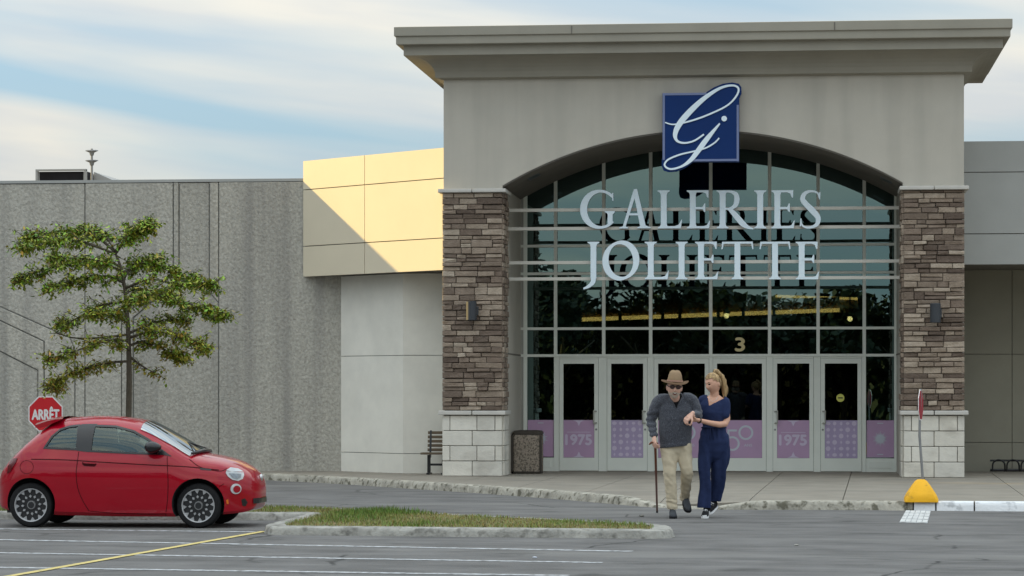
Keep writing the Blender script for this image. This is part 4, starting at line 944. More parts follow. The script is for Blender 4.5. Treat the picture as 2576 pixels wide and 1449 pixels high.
# ============================================================ young tree in the strip behind the car
def z2(x, y): return (x/2.540, 503.1+y/2.540)
DT = 41.6; tb = gz(322, DT)
tree = thing('street_tree', (tb.x, tb.y, .1), 'young oak with flat tiers of green leaves behind the red car', 'tree')
def tp2(x, y, off=0):
    if x > 822: x = 822+(x-822)*.94
    u, v = z2(x, y); return at_d(u, v, DT) + FW*off
trunk = [(at_d(322,1300,DT))] + [tp2(*p) for p in ((822,1400),(826,1150),(824,1000),(818,800),(797,560),(772,430),(733,325),(690,250))]
trunk[0].z = .06
TR = [.055,.046,.044,.040,.034,.028,.022,.017,.008]
MB().tube(trunk, TR, 10).build('trunk', M['bark'], tree, smooth=True)
rng = random.Random(21)
BRN = [([(735,330),(560,205),(350,190),(120,240)],0,.5,460),([(735,330),(860,215),(985,165)],0,-.3,330),([(740,345),(500,265),(330,290),(175,335)],0,-.6,330),
       ([(775,450),(600,400),(350,410),(60,500)],0,.6,480),([(790,530),(700,490),(500,520),(350,575)],0,-.7,330),([(785,500),(880,400),(1050,420),(1250,520)],0,.5,470),
       ([(797,565),(1000,510),(1200,560),(1430,552)],0,-.6,300),([(812,640),(1000,600),(1250,680),(1450,725)],0,.5,480),([(815,650),(640,670),(480,740),(330,800)],0,.7,300),
       ([(825,860),(600,885),(470,880),(385,850)],0,-.4,25),([(828,850),(930,800),(1050,760),(1200,770)],0,.6,230),([(828,900),(700,900),(480,975),(335,1025)],0,-.5,210),
       ([(828,930),(950,900),(1080,970),(1180,1015)],0,.3,300),([(828,880),(1000,845),(1230,880),(1390,965)],0,-.5,380),([(826,1030),(650,1045),(430,1110),(300,1195)],0,.4,420),
       ([(827,1000),(900,1055),(985,1105)],0,.2,50),([(818,720),(830,690),(900,650),(1000,640)],-.3,-1.2,230),([(822,780),(790,760),(720,740),(640,720)],-.2,-1.1,200),
       ([(790,520),(800,440),(900,380),(960,370)],0,1.1,240),([(760,420),(700,400),(560,390),(420,400)],0,-1.2,260),([(830,960),(800,930),(740,900),(640,930)],0,-1.0,130),
       ([(800,600),(850,560),(980,580),(1100,620)],0,1.2,260),([(700,262),(640,210),(560,180),(470,190)],0,.9,200),([(740,340),(800,230),(830,190),(900,150)],0,.8,200)]
crown = MB(); ccol = []; limbs = MB()
def leaf(p, size, tone):
    a = rng.uniform(0, 6.283); droop = rng.uniform(-.25, 1.1)
    d = Vector((math.cos(a)*math.cos(droop), math.sin(a)*math.cos(droop), -math.sin(droop))); s = d.cross(Vector((rng.uniform(-.5,.5), rng.uniform(-.5,.5), 1))).normalized()
    n = d.cross(s)
    crown.add([p, p+d*size*.45+s*size*.24+n*size*.05, p+d*size, p+d*size*.5-s*size*.24+n*size*.05], [(0,1,2),(0,2,3)]); ccol.extend([tone, tone])
for P, o0, o1, nl in BRN:
    pts = [tp2(x, y, o0+(o1-o0)*i/(len(P)-1)*1.0) for i, (x, y) in enumerate(P)]
    S = [Vector(q) for q in spline([tuple(q) for q in pts], 5)]
    n = len(S); limbs.tube(S, [.019*(1-i/n)+.004 for i in range(n)], 6)
    Lb = sum((S[i+1]-S[i]).length for i in range(n-1))
    ymean = sum(y for x, y in P)/len(P)
    for tw in range(max(2, nl//5)):
        t = 1-rng.random()**1.4*.78; k = min(n-2, int(t*(n-1))); base = S[k]+(S[k+1]-S[k])*rng.random()
        a = rng.uniform(0, 6.283); ln = rng.uniform(.08, .27)*(1.25-.5*t)
        tip = base+Vector((math.cos(a)*ln, math.sin(a)*ln*1.1, rng.uniform(-.15, .15)))
        limbs.tube([base, (base+tip)/2+Vector((0,0,.015)), tip], [.006,.005,.003], 4)
        for q in range(17):
            f = rng.random(); c = base+(tip-base)*f+Vector((rng.gauss(0,.035), rng.gauss(0,.035), rng.gauss(0,.028)))
            yel = max(0, min(1, (ymean-700)/600+rng.gauss(0,.28)))
            g = rng.choice(((.18,.25,.024),(.23,.305,.028),(.30,.355,.036),(.13,.19,.022),(.37,.40,.06))); yv = (.36,.26,.04)
            tone = tuple((g[i]*(1-.65*yel)+yv[i]*.65*yel)*rng.uniform(.7,1.4) for i in range(3)); leaf(c, rng.uniform(.04,.10), tone)
limbs.build('branches', M['bark'], tree, smooth=True)
cr_ = crown.build('crown', M['leaf'], tree); col_layer(cr_.data, ccol); cr_['kind'] = 'stuff'

# trees and a lamp post behind the camera: the glass mirrors them
rng = random.Random(5)
def big_tree(name, h, rx, n, seed):
    g = random.Random(seed); m = MB(); cols = []
    blobs = [(Vector((g.gauss(0,rx*.42), g.gauss(0,rx*.42), h*(.36+.58*g.random()))), g.uniform(.5,1)*rx*.42) for _ in range(16)]
    for _ in range(n):
        c, r = g.choice(blobs); d = Vector((g.gauss(0,1), g.gauss(0,1), g.gauss(0,.8))).normalized()*r*(.55+.5*g.random()); p = c+d; s = g.uniform(.12,.28)
        a = Vector((g.gauss(0,1), g.gauss(0,1), g.gauss(0,1))).normalized(); b = a.orthogonal().normalized()
        m.add([p-a*s, p+b*s*.7, p+a*s, p-b*s*.7], [(0,1,2,3)]); k = g.uniform(.6,1.3); cols.append((.012*k,.022*k,.008*k))
    me = m.build('crown', M['leaf'], mesh_only=True); col_layer(me, cols)
    tm = MB().tube([(0,0,0),(.05,0,h*.4),(0,.1,h*.75)], [h*.028,h*.02,h*.008], 8)
    for k in range(5):
        a = k*1.3; tm.tube([(0,0,h*(.25+.08*k)), (math.cos(a)*rx*.6, math.sin(a)*rx*.6, h*(.42+.09*k))], [h*.011,h*.004], 6)
    return me, tm.build('trunk', M['bark'], mesh_only=True, smooth=True)
kinds = [big_tree('t', 11, 3.6, 3600, 1), big_tree('t', 8.5, 3.0, 3000, 2), big_tree('t', 6.5, 2.6, 2400, 3)]
row = [(-27,-26,0,1.0),(-20.5,-24,0,1.05),(-15.8,-27,0,.98),(-12.2,-23,1,1.02),(-8.3,-30,1,1.0),(-4.6,-26,2,1.1),(-1.2,-33,1,.92),(2.2,-27,2,1.05),(5.6,-31,1,.9),(9.4,-26,1,.95),(14,-28,0,.9),(20,-27,1,1.1),(-34,-25,1,1.1)]
for i, (x, y, k, s) in enumerate(row):
    t = thing('lot_tree', (x, y, 0), 'leafy tree at the far edge of the parking lot, mirrored in the glass', 'tree', 'trees at the far edge of the lot'); t.rotation_euler.z = i*1.7; t.scale = (s, s, s)
    for nm, me in (('crown', kinds[k][0]), ('trunk', kinds[k][1])):
        o = bpy.data.objects.new(nm, me); C.objects.link(o); o.parent = t
        if nm == 'crown': o['kind'] = 'stuff'
struct('verge', MB().add([(-80,-18,.004),(80,-18,.004),(80,-120,.004),(-80,-120,.004)], [(0,3,2,1)]), M['soil'])
hd = MB(); cols = []
for i in range(15000):
    x = rng.uniform(-60, 60); hgt = 7.6+1.5*noise.noise(Vector((x*.22, 3, 0)))+.9*noise.noise(Vector((x*.8, 9, 0)))
    p = Vector((x, rng.uniform(-46, -43), rng.random()*hgt)); s_ = rng.uniform(.18, .42)
    a = Vector((rng.gauss(0,1), rng.gauss(0,.5), rng.gauss(0,1))).normalized(); b = a.orthogonal().normalized()
    hd.add([p-a*s_, p+b*s_*.7, p+a*s_, p-b*s_*.7], [(0,1,2,3)]); k = rng.uniform(.6, 1.3); cols.append((.011*k, .02*k, .008*k))
hd.box(-60, 60, -46.5, -46, 0, 6.2); cols += [(.012,.02,.008)]*6
ho_ = tag(hd.build('hedge', M['leaf']), 'dark overgrown hedge beyond the lot, mirrored in the glass', 'hedge', kind='stuff'); col_layer(ho_.data, cols)

# ============================================================ parked car
M['car_red'] = mat('car_red', (.33,.001,.012), .35, .05, 2, coat=.8, spec=.1, disp2=(2.2,.5,.8,(.33,.008,.02),.2,(1,1,2.4)))
M['tyre'] = mat('tyre', (.018,.018,.019), .85, .2, 20)
M['rim_black'] = mat('rim_black', (.02,.02,.022), .35, .1, 5)
M['rim_silver'] = mat('rim_silver', (.55,.55,.56), .35, .05, 5, metal=.7)
M['car_glass'] = glass_mat('car_glass', (.52,.60,.58), (.60,.72,.70), .11)
M['screen_glass'] = glass_mat('screen_glass', (.35,.42,.42), (.80,.88,.92), .45)
M['cabin'] = mat('cabin', (.03,.032,.034), .85, .15, 4)
M['trim'] = mat('trim', (.014,.014,.016), .3, .1, 5)
M['lamp_white'] = mat('lamp_white', (.50,.51,.52), .15, .05, 6, spec=.8)
M['lamp_inner'] = mat('lamp_inner', (.25,.26,.27), .2, .3, 18, metal=.6)
M['tail_red'] = mat('tail_red', (.10,.004,.006), .15, .1, 5)
M['amber'] = mat('amber', (.7,.16,.01), .3, .05, 5)
M['groove'] = mat('groove', (.05,.002,.004), .7, .1, 5)
p0 = on_z(77, 1327, 0)
car = thing('parked_car', (p0.x, p0.y+.76, 0), 'small red three-door hatchback parked nose towards the grass island', 'car')
KS = .99
car.scale = (KS, KS, KS)
XC, HALF = 1.245, 1.83
def cW(x):
    t = abs((x-XC)/HALF); n, e = (5.0, .42) if x > XC else (6.5, .36)
    return .835*max(0, 1-min(1, t)**n)**e
TOPP = [(-.58,.60),(-.565,.70),(-.50,.80),(-.41,.90),(-.32,.995),(-.20,1.11),(-.10,1.20),(.03,1.32),(.13,1.40),(.23,1.465),(.43,1.495),(.66,1.512),(.80,1.515),(.95,1.513),(1.10,1.503),(1.27,1.482),(1.44,1.45),(1.54,1.405),(1.72,1.305),(1.92,1.19),(2.07,1.095),(2.18,1.03),(2.28,1.0),(2.42,.975),(2.57,.945),(2.72,.90),(2.84,.84),(2.94,.775),(3.0,.715),(3.04,.65),(3.06,.56),(3.07,.50)]
BOTP = [(-.58,.45),(-.565,.36),(-.53,.27),(-.4,.235),(.0,.2),(.4,.17),(1.2,.155),(1.95,.155),(2.4,.17),(2.75,.195),(2.9,.21),(2.99,.24),(3.035,.30),(3.06,.38),(3.07,.45)]
def lin(T, x):
    if x <= T[0][0]: return T[0][1]
    for a, b in zip(T, T[1:]):
        if x <= b[0]: return a[1]+(b[1]-a[1])*(x-a[0])/(b[0]-a[0])
    return T[-1][1]
def smooth_lin(T, x, e=.05): return (lin(T, x-e)+lin(T, x+e)+2*lin(T, x))/4
def zt_c(x): return smooth_lin(TOPP, x, .035)
def zb_c(x): return smooth_lin(BOTP, x, .03)
def zsh(x):
    zt = zt_c(x); b = .985-.02*(x-1.2)*.35; return min(b, zt-.055-.10*min(1, max(0, (zt-.95)/.3)), zb_c(x)+(zt-zb_c(x))*.8)
def low(f):                                       # half-width of the side below the shoulder, f = 0 at the sill
    T = [(0,.90),(.06,.955),(.15,.968),(.35,.985),(.55,1.0),(.72,.998),(.80,.982),(.90,.968),(1.0,.93)]
    return lin(T, f)
def S(x, z):                                      # half width of the body at (x, z)
    zb, zs, zt = zb_c(x), zsh(x), zt_c(x); W = cW(x)
    if z <= zs: return W*low(max(0, (z-zb)/(zs-zb)))
    t = min(1, (z-zs)/(zt-zs)); k = min(1, max(0, (zt-zs-.06)/.3))
    return W*.93*(1-.22*k*t)*max(0, 1-t**(2+2*k))**(1/(2+k))
def ring(x):
    zb, zs, zt = zb_c(x), zsh(x), zt_c(x); W = cW(x); P = [(0, zb), (W*.5, zb), (W*.8, zb)]
    for f in (0,.03,.06,.1,.15,.25,.35,.45,.55,.64,.72,.76,.80,.85,.90,.95,1.0): P.append((W*low(f), zb+(zs-zb)*f))
    k = min(1, max(0, (zt-zs-.06)/.3))
    for i in range(1, 15):
        th = math.pi/2*i/14; t = math.sin(th)**(2/(2+2*k)); P.append((W*.93*(1-.22*k*t)*math.cos(th)**(2/(2+k)) if i < 14 else 0, zs+(zt-zs)*t))
    return P
xs = []
x = -.58
while x < 3.07:
    xs.append(x); e = min(x+.58, 3.07-x); x += .012 if e < .06 else (.022 if e < .25 else .04)
xs.append(3.07)
m = MB(); RN = [ring(x) for x in xs]; nr = len(RN[0])
for x, P in zip(xs, RN):
    full = [(y, z) for y, z in P] + [(-y, z) for y, z in P[-2:0:-1]]
    m.v += [(x, -y, z) for y, z in full]
nf = nr*2-2
for i in range(len(xs)-1):
    for j in range(nf): q = (j+1) % nf; m.f.append((i*nf+j, (i+1)*nf+j, (i+1)*nf+q, i*nf+q)); m.m.append(0)
m.f.append(tuple(range(nf))); m.m.append(0); m.f.append(tuple(reversed(range((len(xs)-1)*nf, len(xs)*nf)))); m.m.append(0)
body = m.build('body', [M['car_red'], M['cabin']], car, local=True)
bm = bmesh.new(); bm.from_mesh(body.data); bmesh.ops.recalc_face_normals(bm, faces=bm.faces); bm.to_mesh(body.data); bm.free()
def zc1(x, y):                                     # place on the near side of the body seen at a spot of the enlarged print
    xm, z = (x-232)/562.9, (1075-y)/562.9; q = xm
    for _ in range(6): q = xm-(.79-S(q, z))*(2015-77-xm*187)/7000
    return (q, z)
WQ = [zc1(*p) for p in ((350,462),(405,380),(470,327),(540,304),(612,296),(596,474))]
WD = [zc1(*p) for p in ((738,298),(900,304),(1040,340),(1150,402),(1235,465),(1272,508),(1000,500),(706,486))]
DLO = [zc1(*p) for p in ((332,472),(395,372),(462,318),(540,294),(640,284),(760,282),(900,289),(1055,328),(1165,392),(1270,472),(1338,526),(1000,512),(690,497))]
cutters = []
for poly in (WQ, WD):
    c = MB().flat(poly, -1.2, 1.2, 1, 1); ob = c.build('cut', [M['car_red'], M['cabin']]); cutters.append(ob)
WH = [(0, .305), (2.315, .305)]
for wx, wz in WH:
    for s in (-1, 1):
        c = MB().tube([(wx, s*.50, wz+.02), (wx, s*1.1, wz+.02)], .352, 40, 1); cutters.append(c.build('cut', [M['car_red'], M['cabin']]))
for ob in cutters:
    bmm = bmesh.new(); bmm.from_mesh(ob.data); bmesh.ops.recalc_face_normals(bmm, faces=bmm.faces); bmm.to_mesh(ob.data); bmm.free()
    b = body.modifiers.new('b', 'BOOLEAN'); b.object = ob; b.operation = 'DIFFERENCE'; b.solver = 'EXACT'
car.location, keep = (0,0,0), car.location.copy(); car.scale = (1,1,1); bpy.context.view_layer.update()
evaluated(body, 'body')
for ob in cutters: bpy.data.objects.remove(ob)
car.location = keep; car.scale = (KS, KS, KS)
body.data.polygons.foreach_set('use_smooth', [True]*len(body.data.polygons)); body.data.set_sharp_from_angle(angle=R(32))
def patch(name, poly, off, matl, parent=body, side=-1, step=.05, xz=True, mats=None):   # skin piece following the body side
    n = len(poly); E = []
    P2 = []
    for i in range(n):
        a, b = Vector(poly[i]), Vector(poly[(i+1) % n]); k = max(1, int((b-a).length/step))
        for j in range(k): P2.append(a+(b-a)*(j/k))
    nb = len(P2); pts = [Vector(p) for p in P2]; edges = [(i, (i+1) % nb) for i in range(nb)]
    x0, x1 = min(p[0] for p in pts), max(p[0] for p in pts); z0, z1 = min(p[1] for p in pts), max(p[1] for p in pts)
    xx = x0+step/2
    while xx < x1:
        zz = z0+step/2
        while zz < z1:
            if inside(xx, zz, [tuple(p) for p in P2]): pts.append(Vector((xx, zz)))
            zz += step
        xx += step
    V, _, F, *_ = delaunay_2d_cdt(pts, edges, [list(range(nb))], 1, 1e-6)
    V3 = [(v.x, side*(S(v.x, v.y)+off), v.y) for v in V]
    m = MB().add(V3, [tuple(f) if side < 0 else tuple(reversed(f)) for f in F])
    return m.build(name, matl, parent, smooth=True, local=True)
def offset_poly(P, d): return inset(P, d)
for s in (-1, 1):
    # black surround as a frame of strips round the openings: surround minus glass, cut by hand into two panels
    sur = patch('window_surround', [zc1(*p) for p in ((612,296),(640,284),(760,282),(738,298),(706,486),(690,497),(596,486),(596,474))], .004, M['trim'], car, s)
    def ribb(P, wd, nm, off=.005):
        Q = inset(P, wd); n = len(P); a = sum(P[i][0]*P[(i+1)%n][1]-P[(i+1)%n][0]*P[i][1] for i in range(n)); PP = P if a > 0 else P[::-1]
        m = MB()
        for (x, z), (x2, z2_) in zip(PP, Q): m.v += [(x, s*(S(x, z)+off), z), (x2, s*(S(x2, z2_)+off), z2_)]
        for i in range(n): j = (i+1) % n; m.f.append((2*i, 2*j, 2*j+1, 2*i+1) if s < 0 else (2*i, 2*i+1, 2*j+1, 2*j)); m.m.append(0)
        return m.build(nm, M['trim'], car, local=True)
    def dens(P, st=.05):
        res = []
        for i in range(len(P)):
            a, b = Vector(P[i]), Vector(P[(i+1) % len(P)]); k = max(1, int((b-a).length/st))
            res += [tuple(a+(b-a)*(j/k)) for j in range(k)]
        return res
    ribb(inset(dens(WQ), -.018), .026, 'window_trim'); ribb(inset(dens(WD), -.018), .026, 'window_trim')
    patch('side_window', WQ, -.008, M['car_glass'], car, s); patch('door_window', WD, -.008, M['car_glass'], car, s)
    patch('mirror_base', [zc1(*p) for p in ((1255,470),(1338,528),(1240,512))], .006, M['trim'], car, s)
# windscreen follows the top of the body
m = MB(); wx = [1.47+.70*i/10 for i in range(11)]
for x in wx:
    zs, zt = zsh(x), zt_c(x); W = cW(x); k = min(1, max(0, (zt-zs-.06)/.3))
    f0 = (x-1.47)/.7; th0 = R(34-6*f0)
    for i in range(17):
        a = -1+2*i/16; th = math.pi/2-(math.pi/2-th0)*abs(a); t = math.sin(th)**(2/(2+2*k)); y = W*.93*(1-.22*k*t)*max(0, math.cos(th))**(2/(2+k))
        m.v.append((x+.010, math.copysign(y, a) if abs(a) > 1e-6 else 0, zs+(zt-zs)*t+.012))
for i in range(10):
    for j in range(16): m.f.append((i*17+j, (i+1)*17+j, (i+1)*17+j+1, i*17+j+1)); m.m.append(0)
m.build('windscreen', M['screen_glass'], car, smooth=True, local=True)
for s in (-1, 1): MB().tube([(2.21, s*.42, 1.045), (2.11, s*.2, 1.10), (2.01, s*.02, 1.15)], .010, 6).build('wiper', M['trim'], car, local=True)
MB().tube([(2.20, -.62, 1.01), (2.25, -.3, 1.03), (2.26, 0, 1.035), (2.25, .3, 1.03), (2.20, .62, 1.01)], [.018,.026,.028,.026,.018], 8).build('cowl', M['trim'], car, smooth=True, local=True)
# spoiler
m = MB()
for x, hw_, z, th in ((-.06,.50,1.405,.035),(.02,.53,1.43,.06),(.12,.55,1.462,.07),(.24,.57,1.486,.04),(.34,.57,1.492,.006)):
    for a in range(9): y = -hw_+2*hw_*a/8; m.v.append((x+.05*(abs(y)/hw_)**3, y, z+.018-.035*(y/hw_)**2))
    for a in range(9): y = -hw_+2*hw_*a/8; m.v.append((x+.05*(abs(y)/hw_)**3, y, z+.018-th-.035*(y/hw_)**2))
for i in range(4):
    for a in range(8): m.f += [(i*18+a, i*18+18+a, i*18+19+a, i*18+a+1), (i*18+9+a, i*18+10+a, i*18+28+a, i*18+27+a)]; m.m += [0, 0]
    m.f += [(i*18, i*18+9, i*18+27, i*18+18), (i*18+8, i*18+26, i*18+35, i*18+17)]; m.m += [0, 0]
for a in range(8): m.f.append((a, a+1, a+10, a+9)); m.m.append(0)
sp_ = m.build('spoiler', M['car_red'], car, smooth=50, local=True)
bm = bmesh.new(); bm.from_mesh(sp_.data); bmesh.ops.recalc_face_normals(bm, faces=bm.faces); bm.to_mesh(sp_.data); bm.free()
def line(name, pts, wd, off, matl, s, parent=body):
    P = spline([zc1(*p) for p in pts], 6); m = MB(); n = len(P)
    for i, (x, z) in enumerate(P):
        a, b = P[max(i-1,0)], P[min(i+1,n-1)]; tx, tz = b[0]-a[0], b[1]-a[1]; l = math.hypot(tx, tz) or 1; nx, nz = -tz/l*wd/2, tx/l*wd/2
        for q in (1, -1): xx, zz = x+nx*q, z+nz*q; m.v.append((xx, s*(S(xx, zz)+off), zz))
    for i in range(n-1): m.f.append((2*i, 2*i+2, 2*i+3, 2*i+1)); m.m.append(0)
    return m.build(name, matl, parent, smooth=True, local=True)
def circ(cx, cy, rx, ry, a0=0, a1=360, n=24): return [(cx+rx*math.cos(R(a0+(a1-a0)*i/n)), cy-ry*math.sin(R(a0+(a1-a0)*i/n))) for i in range(n+(0 if a1-a0 >= 360 else 1))]
for s in (-1, 1):
    line('door_gap', [(612,495),(600,580),(592,660),(605,770),(640,860),(692,945)], .009, .0025, M['groove'], s)
    line('door_gap', [(1300,528),(1306,700),(1303,850),(1290,985)], .009, .0025, M['groove'], s)
    line('sill_gap', [(692,945),(900,962),(1150,968),(1292,965)], .008, .0025, M['groove'], s)
    line('crease', [(240,552),(500,556),(800,573),(1150,592),(1450,606),(1700,632)], .012, .003, M['groove'], s)
    line('bonnet_gap', [(1470,548),(1560,610),(1700,640),(1760,622)], .008, .003, M['groove'], s)
    line('fuel_flap', circ(205,612,52,50)+[(257,612)], .006, .0025, M['groove'], s)
    line('bumper_gap', [(1740,735),(1700,760)], .007, .003, M['groove'], s)
    line('door_badge', [(1555,622),(1640,630)], .02, .005, M['trim'], s)
    h = patch('door_handle', [zc1(*p) for p in ((640,572),(740,576),(752,590),(735,606),(655,602),(640,590))], .004, M['groove'], car, s)
    patch('handle_bar', [zc1(*p) for p in ((650,572),(745,577),(745,586),(650,581))], .016, M['car_red'], h, s)
    hl = patch('headlight', [zc1(*p) for p in ((1756,640),(1890,652),(1896,672),(1885,700),(1850,716),(1805,706),(1770,680),(1755,655))], .012, M['lamp_white'], car, s)
    patch('lens', [zc1(*p) for p in ((1775,655),(1875,662),(1872,690),(1845,703),(1810,693))], .018, M['lamp_inner'], hl, s, .02)
    patch('headlight_lid', [zc1(*p) for p in ((1756,634),(1790,612),(1850,622),(1890,646),(1800,644))], .012, M['lamp_white'], car, s)
    dr = patch('running_light', [zc1(*p) for p in circ(1832,776,42,40)], .010, M['lamp_white'], car, s)
    patch('lens', [zc1(*p) for p in circ(1840,778,28,27)], .016, M['car_red'], dr, s, .02)
    patch('side_marker', [zc1(*p) for p in ((1755,860),(1772,855),(1776,890),(1760,890))], .006, M['amber'], car, s)
    patch('tail_light', [zc1(*p) for p in ((92,548),(132,545),(118,580),(78,650),(50,665),(58,610))], .010, M['tail_red'], car, s)
    patch('intake', [zc1(*p) for p in ((1872,858),(1900,850),(1922,880),(1905,912),(1880,905))], .004, M['trim'], car, s)
    # mirror
    mm = MB().ball((0,0,0), (.115,.10,.082), 16, 10); mm.v = [(x*(1.12 if x > 0 else .92), y, z*(1.0-.25*max(0, x/.115))) for x, y, z in mm.v]
    cx_, cz_ = zc1(1200, 458); yy = S(cx_, cz_)
    mm.xf(Matrix.Translation((cx_, s*(yy+.13), cz_))); mm.tube([(cx_+.06, s*(yy+.10), cz_-.05), (cx_+.09, s*(yy-.01), cz_-.08)], [.03,.03], 8); mm.build('mirror', M['trim'], car, smooth=40, local=True)
# front: lower grille and emblem
m = MB()
for i in range(13):
    y = -.42+.84*i/12; xf_ = XC+HALF*(max(0, 1-(abs(y)/.835)**(1/.42)))**(1/5.0)
    m.v += [(min(xf_, 3.069)+.006, y, .395), (min(xf_, 3.052)+.010, y, .325)]
for i in range(12): m.f.append((2*i, 2*i+2, 2*i+3, 2*i+1)); m.m.append(0)
m.build('lower_grille', M['trim'], car, local=True)
MB().ball((3.03, 0, .665), (.03,.05,.05), 16, 10).build('badge', M['rim_silver'], car, smooth=True, local=True)
# under-body and seats
MB().box(-.40, 2.70, -.52, .52, .19, .30).build('underbody', M['black'], car, local=True)
for sx, nm in ((.55,'rear_seat'), (1.25,'front_seat')):
    for y in (-.34, .34):
        t_ = MB().obox((sx, y, .98), (.07,0,-.02), (0,.22,0), (-.06,0,.16)).obox((sx-.07, y, 1.22), (.045,0,0), (0,.12,0), (-.01,0,.075)); t_.build(nm, M['cabin'], car, local=True, bevel=.03)
MB().tube([(1.66,-.36+.19*math.cos(a*.5236),1.0+.17*math.sin(a*.5236)) for a in range(13)], .014, 8).build('steering_wheel', M['cabin'], car, local=True)
# wheels
def wheel(cx, s):
    yo = s*.765
    w_ = MB(); prof = [(.17,-.19),(.24,-.20),(.285,-.19),(.303,-.165),(.305,-.10),(.303,-.035),(.285,-.008),(.25,.0),(.228,-.004),(.222,-.02)]
    n = 40
    for r, d in prof:
        for j in range(n): a = 2*math.pi*j/n; w_.v.append((cx+r*math.cos(a), yo+s*d, .305+r*math.sin(a)))
    for i in range(len(prof)-1):
        for j in range(n): q = (j+1) % n; w_.f.append((i*n+j, i*n+q, (i+1)*n+q, (i+1)*n+j)); w_.m.append(0)
    wh = w_.build('wheel', M['tyre'], car, smooth=35, local=True)
    MB().tube([(cx, yo-s*.14, .305), (cx, yo-s*.045, .305)], .226, 40).build('rim_disc', M['rim_black'], wh, local=True)
    r_ = MB(); lip = [(.229,-.03),(.227,-.002),(.214,-.004),(.212,-.04)]
    for r, d in lip:
        for j in range(n): a = 2*math.pi*j/n; r_.v.append((cx+r*math.cos(a), yo+s*d, .305+r*math.sin(a)))
    for i in range(3):
        for j in range(n): q = (j+1) % n; r_.f.append((i*n+j, i*n+q, (i+1)*n+q, (i+1)*n+j)); r_.m.append(0)
    r_.build('rim', M['rim_silver'], wh, smooth=35, local=True)
    for k in range(12):
        a = 2*math.pi*k/12+.1; d_ = Vector((math.cos(a), 0, math.sin(a))); t_ = Vector((-math.sin(a), 0, math.cos(a))); c0 = Vector((cx, yo-s*.022, .305))
        V = [c0+d_*.216+t_*.034, c0+d_*.216-t_*.034, c0+d_*.164]
        MB().prism(V, [v-Vector((0,s*.02,0)) for v in V]).build('spoke', M['rim_silver'], wh, local=True)
        c1 = c0+d_*.118; MB().prism([c1+d_*.024, c1+t_*.017, c1-d_*.02, c1-t_*.017], [c1+d_*.024-Vector((0,s*.02,0)), c1+t_*.017-Vector((0,s*.02,0)), c1-d_*.02-Vector((0,s*.02,0)), c1-t_*.017-Vector((0,s*.02,0))]).build('spoke_stud', M['rim_silver'], wh, local=True)
    MB().tube([(cx, yo-s*.05, .305), (cx, yo-s*.018, .305)], [.062,.055], 24).build('hub_ring', M['steel'], wh, local=True)
    MB().tube([(cx, yo-s*.02, .305), (cx, yo-s*.014, .305)], [.046,.042], 24).build('hub_cap', M['rim_black'], wh, local=True)
for wx_, wz in WH:
    for s in (-1, 1): wheel(wx_, s)

# ============================================================ people
M['skin'] = mat('skin', (.70,.42,.32), .55, .06, 14, .15, 120, spec=.35, bdist=.003)
M['skin_tan'] = mat('skin_tan', (.64,.36,.25), .5, .05, 14, .1, 120, spec=.35, bdist=.003)
M['knit'] = mat('knit', (.050,.054,.068), .95, .25, 60, .8, 170, speck=(150,.50,.66,(.25,.26,.30),.7), bdist=.01, sheen=.2)
M['black_cloth'] = mat('black_cloth', (.010,.010,.012), .9, .2, 30)
M['khaki'] = mat('khaki', (.56,.48,.35), .9, .07, 7, .35, 22, bdist=.02)
M['navy_cloth'] = mat('navy_cloth', (.021,.032,.085), .85, .12, 6, .3, 24, bdist=.02)
M['shoe_grey'] = mat('shoe_grey', (.055,.06,.068), .7, .15, 20)
M['shoe_black'] = mat('shoe_black', (.014,.014,.016), .7, .15, 20)
M['rubber_white'] = mat('rubber_white', (.75,.75,.75), .7, .05, 10)
M['felt'] = mat('felt', (.30,.21,.13), .95, .1, 9, .2, 60)
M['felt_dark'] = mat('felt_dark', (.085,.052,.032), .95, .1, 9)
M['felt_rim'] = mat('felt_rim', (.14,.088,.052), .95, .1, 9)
M['band'] = mat('band', (.42,.25,.19), .8, .1, 9)
M['beard'] = mat('beard', (.62,.50,.41), .95, .2, 60, .6, 150)
M['grey_hair'] = mat('grey_hair', (.38,.34,.30), .9, .2, 50)
M['blonde'] = mat('blonde', (.22,.135,.065), .55, .45, 24, .7, 60, stretch=(1.2,1.2,.25), col2=(.40,.27,.13))
M['lens'] = mat('lens', (.045,.008,.006), .12, .2, 30, spec=.8)
M['teeth'] = mat('teeth', (.75,.70,.63), .4, .03, 9)
M['mouth'] = mat('mouth', (.13,.025,.025), .5, .1, 20)
M['lip'] = mat('lip', (.42,.13,.12), .45, .1, 20)
M['eye_dark'] = mat('eye_dark', (.02,.015,.012), .2, .1, 20)
M['brow'] = mat('brow', (.14,.085,.045), .9, .1, 20)
M['cane_wood'] = mat('cane_wood', (.17,.05,.02), .35, .3, 12, stretch=(4,4,.5))
M['strap'] = mat('strap', (.02,.02,.022), .5, .1, 20)
V_ = Vector
def head_point(x, y, z, fem=False):
    px, py, pz = .078*x, .099*y, .122*z
    if z < 0:
        px *= 1-(.26 if fem else .19)*(-z)**1.3; py *= (1-.42*(-z)**1.1) if y > 0 else (1-.09*(-z)); pz *= 1.0
    G = lambda a, b, sx, sz: math.exp(-(((x-a)/sx)**2+((z-b)/sz)**2))
    if y < 0:
        py += -.017*G(0,-.08,.15,.20)-.014*G(0,-.22,.14,.09)+.010*(G(.38,.10,.19,.13)+G(-.38,.10,.19,.13))-.005*G(0,.27,.6,.10)
        py += -.015*G(0,-.90,.26,.2)-.007*(G(.45,-.22,.2,.18)+G(-.45,-.22,.2,.18))-.004*G(0,-.50,.34,.16)
    return V_((px, py, pz))
